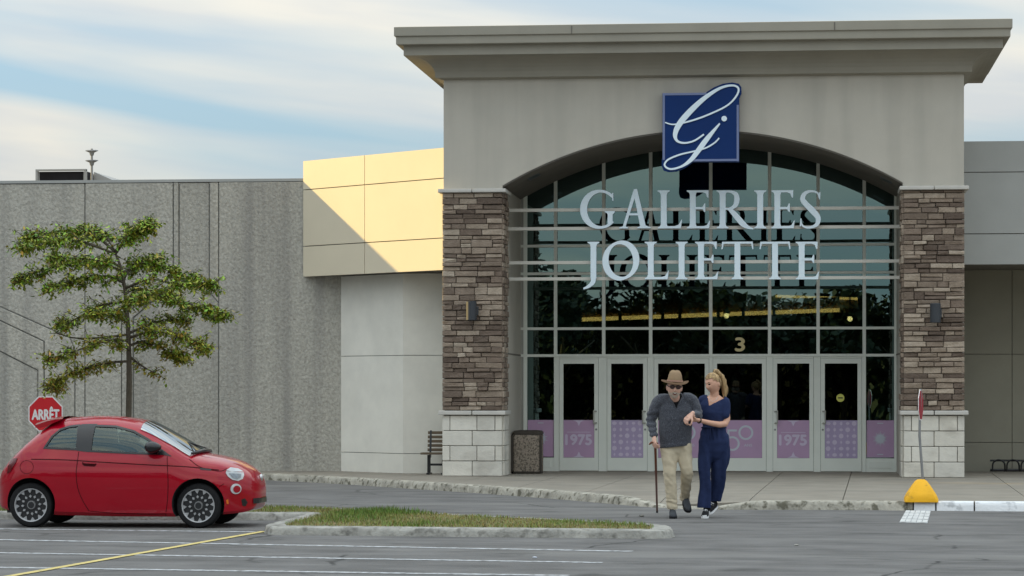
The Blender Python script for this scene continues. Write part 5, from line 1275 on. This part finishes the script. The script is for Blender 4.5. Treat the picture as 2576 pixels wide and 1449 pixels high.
def head_grid(fem, keep=None, off=0.0, nu=64, nv=44, scale=None):
    m = MB(); D = []
    for i in range(nv+1):
        t = math.pi*(i/nv-.5)
        for j in range(nu):
            a = 2*math.pi*j/nu; d = V_((math.cos(t)*math.cos(a), math.cos(t)*math.sin(a), math.sin(t))); D.append(d)
            m.v.append(tuple(head_point(*d, fem)+d*off))
    for i in range(nv):
        for j in range(nu):
            q = (j+1) % nu; f = (i*nu+j, i*nu+q, (i+1)*nu+q, (i+1)*nu+j)
            c = sum((D[k] for k in f), V_((0,0,0)))/4
            if keep is None or keep(c): m.f.append(f); m.m.append(0)
    return m
def fp(x, z, off, fem=False):
    y = -math.sqrt(max(.02, 1-x*x-z*z)); d = V_((x, y, z)); return head_point(x, y, z, fem)+V_((0,-1,0))*off
def face_poly(pts, off, fem=False): return MB().add([fp(x, z, off, fem) for x, z in pts], [tuple(range(len(pts)))])
def ell(cx, cz, rx, rz, n=14, a0=0, a1=360): return [(cx+rx*math.cos(R(a0+(a1-a0)*i/n)), cz+rz*math.sin(R(a0+(a1-a0)*i/n))) for i in range(n+(0 if a1-a0 == 360 else 1))]
def hand(mb, Wr, d, nrm, side, curl, k=1.0, spread=.1):
    d = d.normalized(); nrm = (nrm-d*nrm.dot(d)).normalized(); lat = d.cross(nrm)*side
    for i in range(4):
        kn = Wr+d*(.086-.004*abs(i-1.4))*k+lat*(i-1.5)*.0205*k
        mb.capsule([Wr+lat*(i-1.5)*.012*k, kn], [.017*k,.0135*k], 8)
        L_ = (.074,.083,.077,.060)[i]*k; p = kn; ang = 0
        seg = [kn]; dirv = (d+lat*(i-1.5)*spread).normalized()
        for s_, fr in enumerate((.44,.31,.25)):
            ang += curl*(.8,1.1,.8)[s_]; q = (dirv*math.cos(ang)+nrm*math.sin(ang)).normalized(); p = p+q*L_*fr; seg.append(p)
        mb.capsule(seg, [.0108*k,.0100*k,.0092*k,.0080*k], 8)
    t0 = Wr+d*.022*k-lat*.030*k+nrm*.008; t1 = t0+(d*.55-lat*.62+nrm*.35).normalized()*.042*k; t2 = t1+(d*.85-lat*.10+nrm*.55).normalized()*.034*k; t3 = t2+(d*.75+lat*.35+nrm*.5).normalized()*.026*k
    mb.capsule([t0, t1, t2, t3], [.0155*k,.0125*k,.0110*k,.0090*k], 8)
    mb.capsule([Wr-d*.03*k, Wr+d*.05*k], [.024*k,.026*k], 10)
def limb(mb, pts, rad, n=14): mb.capsule([V_(p) for p in spline([tuple(p) for p in pts], 4)], [r[0] for r in spline([(r,) for r in rad], 4)], n)
def wrinkle(ob, fn):
    me = ob.data; co = [v.co.copy() for v in me.vertices]; no = [v.normal.copy() for v in me.vertices]
    for v, c, n in zip(me.vertices, co, no): v.co = c+n*fn(c)
    me.update()
def cut_faces(mb, test):
    keep = [i for i, f in enumerate(mb.f) if not test(sum((V_(mb.v[k]) for k in f), V_((0,0,0)))/len(f))]
    mb.f = [mb.f[i] for i in keep]; mb.m = [0]*len(mb.f); return mb
def shoe(P, yaw, pitch, parent, mu, msole, laces=False, sz=1.0):
    Mx = Matrix.Translation(P) @ Matrix.Rotation(yaw, 4, 'Z') @ Matrix.Rotation(pitch, 4, 'X')
    up = MB().tube([(0,.085,.05),(0,.06,.056),(0,.01,.060),(0,-.06,.050),(0,-.13,.036),(0,-.175,.030),(0,-.195,.026)], [(.012,.02),(.034,.046),(.040,.056),(.043,.044),(.045,.032),(.034,.024),(.010,.010)], 16)
    up.tube([(0,.035,.06),(0,.03,.115)], [(.034,.045),(.032,.042)], 14)
    up.v = [(x*sz, y*sz, max(z, .014)*sz) for x, y, z in up.v]; o = up.xf(Mx).build('shoe', mu, parent, smooth=True, local=True)
    ol = [(.034*math.cos(a), .045+.052*math.sin(a)) for a in [math.pi*i/8 for i in range(9)]] + [(-.040,-.03),(-.047,-.11),(-.040,-.165),(-.018,-.198),(.018,-.198),(.040,-.165),(.047,-.11),(.040,-.03)]
    MB().slab([(x*sz*1.04, y*sz*1.02) for x, y in ol], 0, .024*sz).xf(Mx).build('sole', msole, o, local=True)
    if laces:
        m = MB()
        for k in range(4): y = -.035-.024*k; m.tube([(-.026,y,.085-.011*k),(0,y-.008,.099-.013*k),(.026,y,.085-.011*k)], .006, 6)
        m.xf(Mx).build('laces', M['rubber_white'], o, local=True)
        MB().slab([(x*sz, y*sz) for x, y in [(.030*math.cos(a), -.172+.026*math.sin(a)) for a in [2*math.pi*i/14 for i in range(14)]]], .024, .040).xf(Mx).build('toe_cap', msole, o, local=True)
PSC = 1.2
def person(name, u0, v0, label):
    P = on_z(u0, v0, 0); d = (P-CP).dot(FW); k = FOC/d*PSC
    def g(u, v, y=0.0): return V_(((u-u0)/k, y, (v0-v)/k))
    return P, g, label
def finish(mb, name, matl, loc, label):
    o = mb.build(name, matl, smooth=True); o.location = loc; o.scale = (PSC,)*3; o.rotation_euler.z = PSI*.6; return tag(o, label, 'person')

# ------------------------------------------------------------ the man with the hat and cane
P, g, lb = person('person', 1703, 1303, '')
LOCM = P; GM = g
HM = g(1696, 974, -.22); RM = Matrix.Translation(HM) @ Matrix.Rotation(R(4), 4, 'Z') @ Matrix.Rotation(R(6), 4, 'X') @ Matrix.Rotation(R(3), 4, 'Y') @ Matrix.Scale(1.1, 4)
b = MB(); hd_ = head_grid(False).xf(RM); b.v += hd_.v; b.f += hd_.f; b.m += hd_.m
for s in (-1, 1): e = MB().ball((s*.078,.012,-.01), (.012,.022,.034), 10, 8).xf(RM); o = len(b.v); b.v += e.v; b.f += [tuple(i+o for i in f) for f in e.f]; b.m += e.m
sL, eL, wL = g(1660,1010,-.05), g(1638,1056,-.02), g(1645,1098,-.14)
sR, eR, wR = g(1737,1008,-.05), g(1754,1043,-.04), g(1738,1043,-.30)
b.capsule([g(1698,1012,-.08), g(1697,992,-.17)], [.062,.056], 16)
b.stack([g(1700,1120,0).to_tuple()+(.15,.10), g(1700,1085,-.02).to_tuple()+(.165,.115), g(1700,1040,-.05).to_tuple()+(.18,.11), g(1698,1012,-.06).to_tuple()+(.17,.085), g(1698,1000,-.07).to_tuple()+(.09,.06)], 24)
limb(b, [sL, eL, wL], [.050,.040,.028]); limb(b, [sR, eR, wR], [.050,.040,.028])
hand(b, wL+V_((0,-.01,-.01)), V_((.05,-.30,-.75)), V_((.6,.25,-.2)), 1, .75, 1.05)
hand(b, wR+V_((-.005,-.01,0)), V_((-.42,-.16,-.42)), V_((.1,.35,-.7)), -1, .85, 1.05)
hF, kF, aF = g(1684,1118,0), g(1685,1192,-.06), g(1692,1276,-.02)
hB, kB, aB = g(1718,1118,0), g(1728,1186,-.01), g(1724,1250,.30)
limb(b, [hF, kF, aF], [.075,.042,.034]); limb(b, [hB, kB, aB], [.075,.042,.034])
man = finish(remesh(b, .006, 2), 'person', M['skin'], LOCM, 'person in a brown brimmed hat, dark speckled sweater and khaki trousers, walking with a cane')
# face
def on_head(mb, Rm, nm, mt, par): return mb.xf(Rm).build(nm, mt, par, smooth=True, local=True)
bd = head_grid(False, lambda c: c.z < -.40-.12*max(0, -c.y-.5) and c.y < .10 and not (c.z > -.42 and c.y < -.80 and abs(c.x) < .42) and c.z > -.97 and not ((c.x/.30)**2+((c.z+.52)/.13)**2 < 1 and c.y < 0), .004)
on_head(bd, RM, 'beard', M['beard'], man)
ms = head_grid(False, lambda c: c.y < -.6 and -.44 < c.z < -.36 and abs(c.x) < .34, .005); on_head(ms, RM, 'moustache', M['beard'], man)
mth = on_head(face_poly(ell(0,-.50,.30,.115), .004), RM, 'mouth', M['mouth'], man)
on_head(face_poly([(-.25,-.455),(-.12,-.415),(.12,-.415),(.25,-.455),(.18,-.51),(-.18,-.51)], .007), RM, 'teeth', M['teeth'], mth)
gl = MB()
for s in (-1, 1): gl.tube([(s*.068,-.085,.012),(s*.082,-.03,.016),(s*.082,.02,.010)], .004, 6)
gl.tube([(-.012,-.112,.016),(.012,-.112,.016)], .004, 6)
for s in (-1, 1):
    ring_ = [(s*.034+.026*math.cos(a), -.108+.30*abs((s*.034+.026*math.cos(a)))**1.15, .012+.019*math.sin(a)) for a in [2*math.pi*i/18 for i in range(19)]]; gl.tube(ring_, .0035, 6)
gls = on_head(gl, RM, 'sunglasses', M['trim'], man)
for s in (-1, 1):
    pts_ = [(s*.034+.026*math.cos(a), -.109+.30*abs((s*.034+.026*math.cos(a)))**1.15, .012+.019*math.sin(a)) for a in [2*math.pi*i/18 for i in range(18)]]
    on_head(MB().add(pts_, [tuple(range(18))]), RM, 'lens', M['lens'], gls)
on_head(head_grid(False, lambda c: c.y > -.22 and c.z > -.30 and not (abs(c.x) > .85 and c.y < .3 and c.z < .15), .007), RM, 'hair', M['grey_hair'], man)
# hat: crown with a pinch and a wide brim that dips at the sides' ends
hat = MB(); n = 48
HR = RM @ Matrix.Translation((0,.0,.058)) @ Matrix.Rotation(R(-3), 4, 'X') @ Matrix.Scale(.94, 4)
prof = [(.088,.0),(.089,.012),(.086,.035),(.077,.08),(.065,.112),(.047,.132),(.024,.138),(.0,.138)]
for r, z in prof:
    for j in range(n):
        a = 2*math.pi*j/n; c, s_ = math.cos(a), math.sin(a); dent = .006*math.exp(-((c*r)/.02)**2)*(1 if z > .1 else 0)
        hat.v.append((r*c*.98, r*s_*1.18, z-dent))
for i in range(len(prof)-1):
    for j in range(n): q = (j+1) % n; hat.f.append((i*n+j, i*n+q, (i+1)*n+q, (i+1)*n+j)); hat.m.append(0)
ho = on_head(hat, HR, 'hat', M['felt'], man)
br = MB()
for k, (r, dz) in enumerate(((.086,0),(.11,.0),(.135,.003),(.158,.010),(.160,.006),(.157,.003),(.135,-.004),(.11,-.008),(.086,-.008))):
    for j in range(n):
        a = 2*math.pi*j/n; c, s_ = math.cos(a), math.sin(a); lift = (.020*c*c-.020*max(0, -s_)-.012)*((r-.086)/.074)**1.3
        br.v.append((r*c*1.0, r*s_*1.08, dz+lift+.004*math.sin(3*a+1)*((r-.086)/.074)))
for i in range(8):
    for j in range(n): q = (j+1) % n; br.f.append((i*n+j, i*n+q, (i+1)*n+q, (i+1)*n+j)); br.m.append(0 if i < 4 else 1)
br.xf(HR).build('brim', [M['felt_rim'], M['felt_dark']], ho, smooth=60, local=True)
bnd = MB()
for z in (.004,.024):
    for j in range(n): a = 2*math.pi*j/n; bnd.v.append((.0935*math.cos(a)*.985, .0935*math.sin(a)*1.18, z))
for j in range(n): q = (j+1) % n; bnd.f.append((j, q, n+q, n+j)); bnd.m.append(0)
on_head(bnd, HR, 'hat_band', M['band'], ho)
# sweater
sw = MB().stack([g(1699,1119,-.01).to_tuple()+(.182,.135,0,.10), g(1699,1110,-.015).to_tuple()+(.190,.140,0,.10), g(1699,1085,-.03).to_tuple()+(.200,.148,0,.03), g(1700,1055,-.05).to_tuple()+(.205,.145), g(1700,1030,-.06).to_tuple()+(.207,.132), g(1699,1012,-.06).to_tuple()+(.195,.112), g(1699,1003,-.065).to_tuple()+(.150,.090), g(1698,998,-.08).to_tuple()+(.088,.078), g(1698,995,-.09).to_tuple()+(.070,.064)], 28)
limb(sw, [g(1680,1008,-.06), sL, (sL+eL)/2+V_((-.015,0,0)), eL, (eL+wL)/2, wL+V_((0,.01,.015))], [.085,.086,.074,.064,.054,.045])
limb(sw, [g(1718,1006,-.06), sR, (sR+eR)/2+V_((.01,0,0)), eR, (eR+wR)/2, wR+V_((.01,.045,.005))], [.085,.086,.074,.066,.055,.045])
sw = remesh(sw, .009, 5)
vz = g(1701,1028)
def vcut(c): return c.y < -.04 and c.z > vz.z and abs(c.x-vz.x+.003) < (c.z-vz.z)*.46+.004 and c.z < vz.z+.30
top_cut = g(1698,992).z
sw = cut_faces(sw, lambda c: vcut(c) or c.z > top_cut+.028 and abs(c.x-HM.x) < .1)
so_ = sw.build('sweater', M['knit'], man, smooth=True, local=True)
wrinkle(so_, lambda c: .007*noise.noise(V_((c.x*9, c.y*9, c.z*5)))+.005*noise.noise(V_((c.x*20, c.y*14, c.z*22)))+(.006*math.sin(c.z*85+4*noise.noise(c*6)) if abs(c.x-vz.x) > .21 and c.z < 1.3 else 0))
un = MB().stack([g(1700,1050,-.05).to_tuple()+(.17,.125), g(1700,1028,-.06).to_tuple()+(.185,.121), g(1699,1012,-.06).to_tuple()+(.17,.104), g(1699,1003,-.065).to_tuple()+(.12,.084), g(1698,996,-.085).to_tuple()+(.078,.074), g(1697,989,-.12).to_tuple()+(.070,.066)], 24)
un.build('undershirt', M['black_cloth'], man, smooth=True, local=True)
col = MB()
for s in (-1, 1):
    q0 = V_((vz.x-.003, vz.y, vz.z)); col.tube([q0+V_((s*.006,-.185,-.005)), q0+V_((s*.040,-.178,.070)), q0+V_((s*.072,-.150,.125)), q0+V_((s*.092,-.07,.150)), q0+V_((s*.06,.005,.175))], [.007,.011,.014,.016,.016], 8)
col.build('collar', M['knit'], man, smooth=True, local=True)
hem = g(1699,1119,-.01); hm = MB()
for z, r in ((-.022,.97),(-.018,1.0),(.02,1.01),(.03,.99)):
    for j in range(40): a = 2*math.pi*j/40; hm.v.append((hem.x+.186*r*math.cos(a), hem.y+.139*r*math.sin(a), hem.z+z+.10*.186*math.cos(a)))
for i in range(3):
    for j in range(40): q = (j+1) % 40; hm.f.append((i*40+j, i*40+q, (i+1)*40+q, (i+1)*40+j)); hm.m.append(0)
hm.build('hem', M['knit'], man, smooth=True, local=True)
# trousers
tr = MB().stack([g(1701,1156,0).to_tuple()+(.05,.04), g(1701,1148,0).to_tuple()+(.11,.075), g(1701,1136,0).to_tuple()+(.150,.105), g(1701,1122,0).to_tuple()+(.172,.118), g(1700,1108,0).to_tuple()+(.172,.118), g(1700,1090,-.01).to_tuple()+(.165,.115)], 26)
limb(tr, [g(1683,1122,0), (hF*.55+kF*.45), kF, (kF+aF)/2, aF, aF+(aF-kF).normalized()*.10], [.112,.098,.077,.069,.066,.068], 18)
limb(tr, [g(1719,1122,0), (hB*.55+kB*.45), kB, (kB+aB)/2, aB+V_((0,-.01,0)), aB+(aB-kB).normalized()*.10], [.112,.094,.075,.066,.064,.066], 18)
tr = remesh(tr, .008, 9)
db_ = (aB-kB).normalized()
tr = cut_faces(tr, lambda c: (c.x < (aF.x+aB.x)/2 and c.z < .105) or (c.x > (aF.x+aB.x)/2 and (c-aB).dot(db_) > .025))
tro = tr.build('trousers', M['khaki'], man, smooth=True, local=True)
wrinkle(tro, lambda c: .009*noise.noise(V_((c.x*11+c.z*3, c.y*11, c.z*4)))+.008*noise.noise(V_((c.x*20+c.z*12, c.y*16, c.z*12)))+(.0035*math.sin(c.z*100+3*noise.noise(c*9)) if c.z < .24 else 0))
shoe(V_((aF.x, aF.y-.01, .005)), R(2), R(2), man, M['shoe_grey'], M['shoe_black'])
shoe(V_((aB.x+.01, aB.y+.0, aB.z-.115)), R(10), R(24), man, M['shoe_grey'], M['shoe_black'])
# cane, held in the right hand
def wpt(ob, p): return Matrix.LocRotScale(ob.location, ob.rotation_euler, ob.scale) @ p
hp = wpt(man, wL+V_((.015,-.045,-.075))); tipc = on_z(1653, 1290, 0)
dT = (tipc-CP).dot(FW)
cn = thing('walking_cane', tipc, 'brown wooden walking cane gripped by the man in the hat', 'cane')
top_ = V_((hp.x, hp.y, hp.z))
MB().tube([tipc+V_((0,0,.03)), tipc+(top_-tipc)*.5, top_], [.015,.017,.018], 10).build('shaft', M['cane_wood'], cn, smooth=True)
MB().tube([tipc, tipc+V_((0,0,.045))], [.017,.015], 10).build('rubber_tip', M['black'], cn, smooth=40)
MB().capsule([top_+V_((.03,-.02,-.008)), top_+V_((0,0,.012)), top_+V_((-.055,.02,.008)), top_+V_((-.085,.03,-.02))], [.015,.019,.018,.012], 10).build('handle', M['cane_wood'], cn, smooth=True)

# ------------------------------------------------------------ the woman in the navy jumpsuit
P, g, lb = person('person', 1790, 1302, ''); GW = g
HW_ = g(1794, 965, -.04); YAW = R(-50); RW = Matrix.Translation(HW_) @ Matrix.Rotation(R(-5), 4, 'Y') @ Matrix.Rotation(YAW, 4, 'Z') @ Matrix.Rotation(R(12), 4, 'X') @ Matrix.Scale(1.05, 4)
b = MB(); hd_ = head_grid(True).xf(RW); b.v += hd_.v; b.f += hd_.f; b.m += hd_.m
for s in (-1, 1): e = MB().ball((s*.077,.014,-.01), (.010,.019,.030), 10, 8).xf(RW); o = len(b.v); b.v += e.v; b.f += [tuple(i+o for i in f) for f in e.f]; b.m += e.m
sL, sR = g(1771,1008,.04), g(1822,1011,-.03); eR, wR2 = g(1823,1066,-.08), g(1754,1056,-.345)
eL, wL2 = g(1758,1045,.10), g(1748,1052,-.02)
b.capsule([g(1797,1008,.0), g(1797,985,-.02)], [.060,.054], 16)
b.stack([g(1796,1085,0).to_tuple()+(.115,.085), g(1796,1060,0).to_tuple()+(.125,.09), g(1796,1030,-.01).to_tuple()+(.145,.105), g(1796,1012,0).to_tuple()+(.155,.088), g(1797,1001,0).to_tuple()+(.11,.068), g(1797,994,0).to_tuple()+(.06,.05)], 24)
limb(b, [sL, eL, wL2], [.045,.037,.024]); limb(b, [sR, eR, wR2], [.046,.041,.025])
hand(b, wR2+V_((-.01,-.005,0)), V_((-.85,-.10,.02)), V_((0,.2,.9)), 1, .62, .95)
hF2, kF2, aF2 = g(1776,1105,0), g(1772,1190,-.05), g(1775,1268,-.03)
hB2, kB2, aB2 = g(1812,1105,.02), g(1807,1185,.05), g(1797,1258,.16)
limb(b, [hF2, kF2, aF2], [.07,.04,.03]); limb(b, [hB2, kB2, aB2], [.07,.04,.03])
wom = finish(remesh(b, .006, 2), 'person', M['skin_tan'], P, 'person with a blonde ponytail in a navy jumpsuit, holding the hand of the man')
def hairtest(c):
    if c.y < -.40 and c.z < .62: return False
    if c.y < -.08 and c.z < .34: return False
    if c.z < -.38 and c.y < .55: return False
    if abs(c.x) > .62 and c.y < .18 and c.z < .12: return False
    return c.z > -.62
hr = head_grid(True, hairtest, .009); hr.v = [tuple(V_(p)*(1+.012*math.sin(60*math.atan2(p[2], p[0]+1e-6)))) for p in hr.v]
hair = on_head(hr, RW, 'hair', M['blonde'], wom)
pt0 = V_((0,.062,.108)); wv = lambda p: RW @ V_(p)
pony = [wv((0,.045,.105)), wv((0,.085,.128)), g(1816,948,.0), g(1821,965,.01), g(1824,982,.02), g(1823,997,.02), g(1820,1004,.02)]
pm_ = MB().capsule([V_(p) for p in spline([tuple(p) for p in pony], 5)], [r[0] for r in spline([(.020,),(.024,),(.030,),(.036,),(.036,),(.024,),(.008,)], 5)], 16)
po = pm_.build('ponytail', M['blonde'], wom, smooth=True, local=True)
wrinkle(po, lambda c: .004*math.sin(c.x*260)+.003*noise.noise(c*40))
t_ = wv((0,.066,.120)); MB().tube([t_+V_((.020*math.cos(a), .006*math.cos(a), .020*math.sin(a))) for a in [2*math.pi*i/14 for i in range(15)]], .008, 6).build('hair_tie', M['black_cloth'], wom, smooth=True, local=True)
for s in (-1, 1):
    e_ = on_head(face_poly(ell(s*.37,.10,.15,.06), .003, True), RW, 'eye', M['eye_dark'], wom)
    on_head(face_poly([(s*.20,.24),(s*.36,.30),(s*.54,.25),(s*.54,.28),(s*.36,.335),(s*.20,.275)], .003, True), RW, 'eyebrow', M['brow'], wom)
mth = on_head(face_poly([(-.30,-.44),(-.15,-.45),(0,-.455),(.15,-.45),(.30,-.44),(.2,-.56),(0,-.60),(-.2,-.56)], .004, True), RW, 'mouth', M['lip'], wom)
on_head(face_poly([(-.25,-.455),(0,-.47),(.25,-.455),(.16,-.535),(0,-.555),(-.16,-.535)], .007, True), RW, 'teeth', M['teeth'], mth)
# jumpsuit
js = MB().stack([g(1795,1162,0).to_tuple()+(.04,.03), g(1796,1150,0).to_tuple()+(.12,.085), g(1797,1135,0).to_tuple()+(.165,.115), g(1797,1112,0).to_tuple()+(.184,.13), g(1797,1095,0).to_tuple()+(.172,.125), g(1796,1078,0).to_tuple()+(.142,.108), g(1796,1070,0).to_tuple()+(.138,.106), g(1796,1060,0).to_tuple()+(.150,.115), g(1796,1038,-.01).to_tuple()+(.168,.128), g(1796,1018,-.005).to_tuple()+(.172,.110), g(1796,1006,0).to_tuple()+(.140,.085), g(1797,999,0).to_tuple()+(.09,.06)], 28)
limb(js, [g(1808,1012,0), sR, (sR+eR)/2, eR+(sR-eR)*.42], [.066,.070,.068,.066])
limb(js, [g(1782,1010,.02), sL, (sL+eL)/2, eL+(sL-eL)*.15], [.07,.072,.068,.066])
limb(js, [g(1778,1112,0), (hF2+kF2)/2, kF2, (kF2+aF2)/2, aF2+V_((-.01,0,-.015)), aF2+V_((-.012,0,-.11))], [.105,.094,.080,.078,.080,.082], 18)
limb(js, [g(1814,1112,.01), (hB2+kB2)/2+V_((.02,0,0)), kB2+V_((.012,0,0)), (kB2+aB2)/2+V_((.02,0,0)), aB2+V_((.015,0,-.01)), aB2+V_((.015,.02,-.11))], [.108,.104,.092,.084,.082,.084], 18)
js = remesh(js, .007, 14)
zF2, zB2 = g(1775,1275).z, g(1797,1262).z; xm2 = (aF2.x+aB2.x)/2+.012
js = cut_faces(js, lambda c: c.z < zF2-.005 or (c.x > xm2 and c.y > .06 and c.z < zB2))
vb = g(1783,1021); va = g(1783,995); vr = g(1822,1000); vl = g(1779,995)
VN = [(vb.x, vb.z), (vr.x+.005, vr.z), (g(1819,985)).to_2d().to_tuple()[:1]+(g(1819,985).z,), (g(1776,985).x, g(1776,985).z), (vl.x, vl.z)]
VN = [(q[0], q[1]) for q in VN]
zneck = g(1797,1001).z
js = cut_faces(js, lambda c: (c.y < .02 and inside(c.x, c.z, VN)) or (c.z > zneck and g(1779,0).x < c.x < g(1818,0).x and c.y < .06))
jo = js.build('jumpsuit', M['navy_cloth'], wom, smooth=True, local=True); wz = g(1796,1074).z
wrinkle(jo, lambda c: .006*noise.noise(V_((c.x*10, c.y*10, c.z*4)))+(.008*math.sin(c.x*95+3*noise.noise(c*5))*math.exp(-((c.z-wz+.06)/.075)**2))+(.013*math.sin(c.x*52+c.y*30+4*noise.noise(V_((c.x*3, c.y*3, c.z*2.2))))*min(1, max(0, (1.0-c.z)/.35)))+.004*noise.noise(c*16))
w0 = g(1796,1076,0); MB().tube([(w0.x+.145*math.cos(a), w0.y+.112*math.sin(a), w0.z+.006*math.sin(2*a)) for a in [2*math.pi*i/36 for i in range(37)]], .010, 8).build('waist_cord', M['navy_cloth'], wom, smooth=True, local=True)
dr_ = MB()
for s in (-1, 1): q0 = w0+V_((-.03+s*.012,-.118,0)); dr_.tube([q0, q0+V_((s*.008,-.022,-.06)), q0+V_((s*.012,-.022,-.14))], .005, 6)
dr_.build('drawstring', M['navy_cloth'], wom, smooth=True, local=True)
wd = (wR2-eR).normalized(); ux = wd.orthogonal().normalized(); uy = wd.cross(ux); wc = wR2-wd*.02
MB().tube([wc+(ux*math.cos(a)+uy*math.sin(a))*.031 for a in [2*math.pi*i/20 for i in range(21)]], .010, 8).build('watch', M['strap'], wom, smooth=True, local=True)
shoe(V_((aF2.x, aF2.y-.02, .005)), R(-6), R(2), wom, M['shoe_black'], M['rubber_white'], True, .95)
shoe(V_((aB2.x+.0, aB2.y-.02, aB2.z-.118)), R(-26), R(18), wom, M['shoe_black'], M['rubber_white'], True, .95)
nk = MB().tube([g(1783,997,-.075), g(1785,1006,-.095), g(1792,1010,-.105), g(1800,1006,-.098), g(1806,998,-.078)], .0022, 6); nk.build('necklace', M['rim_silver'], wom, smooth=True, local=True)
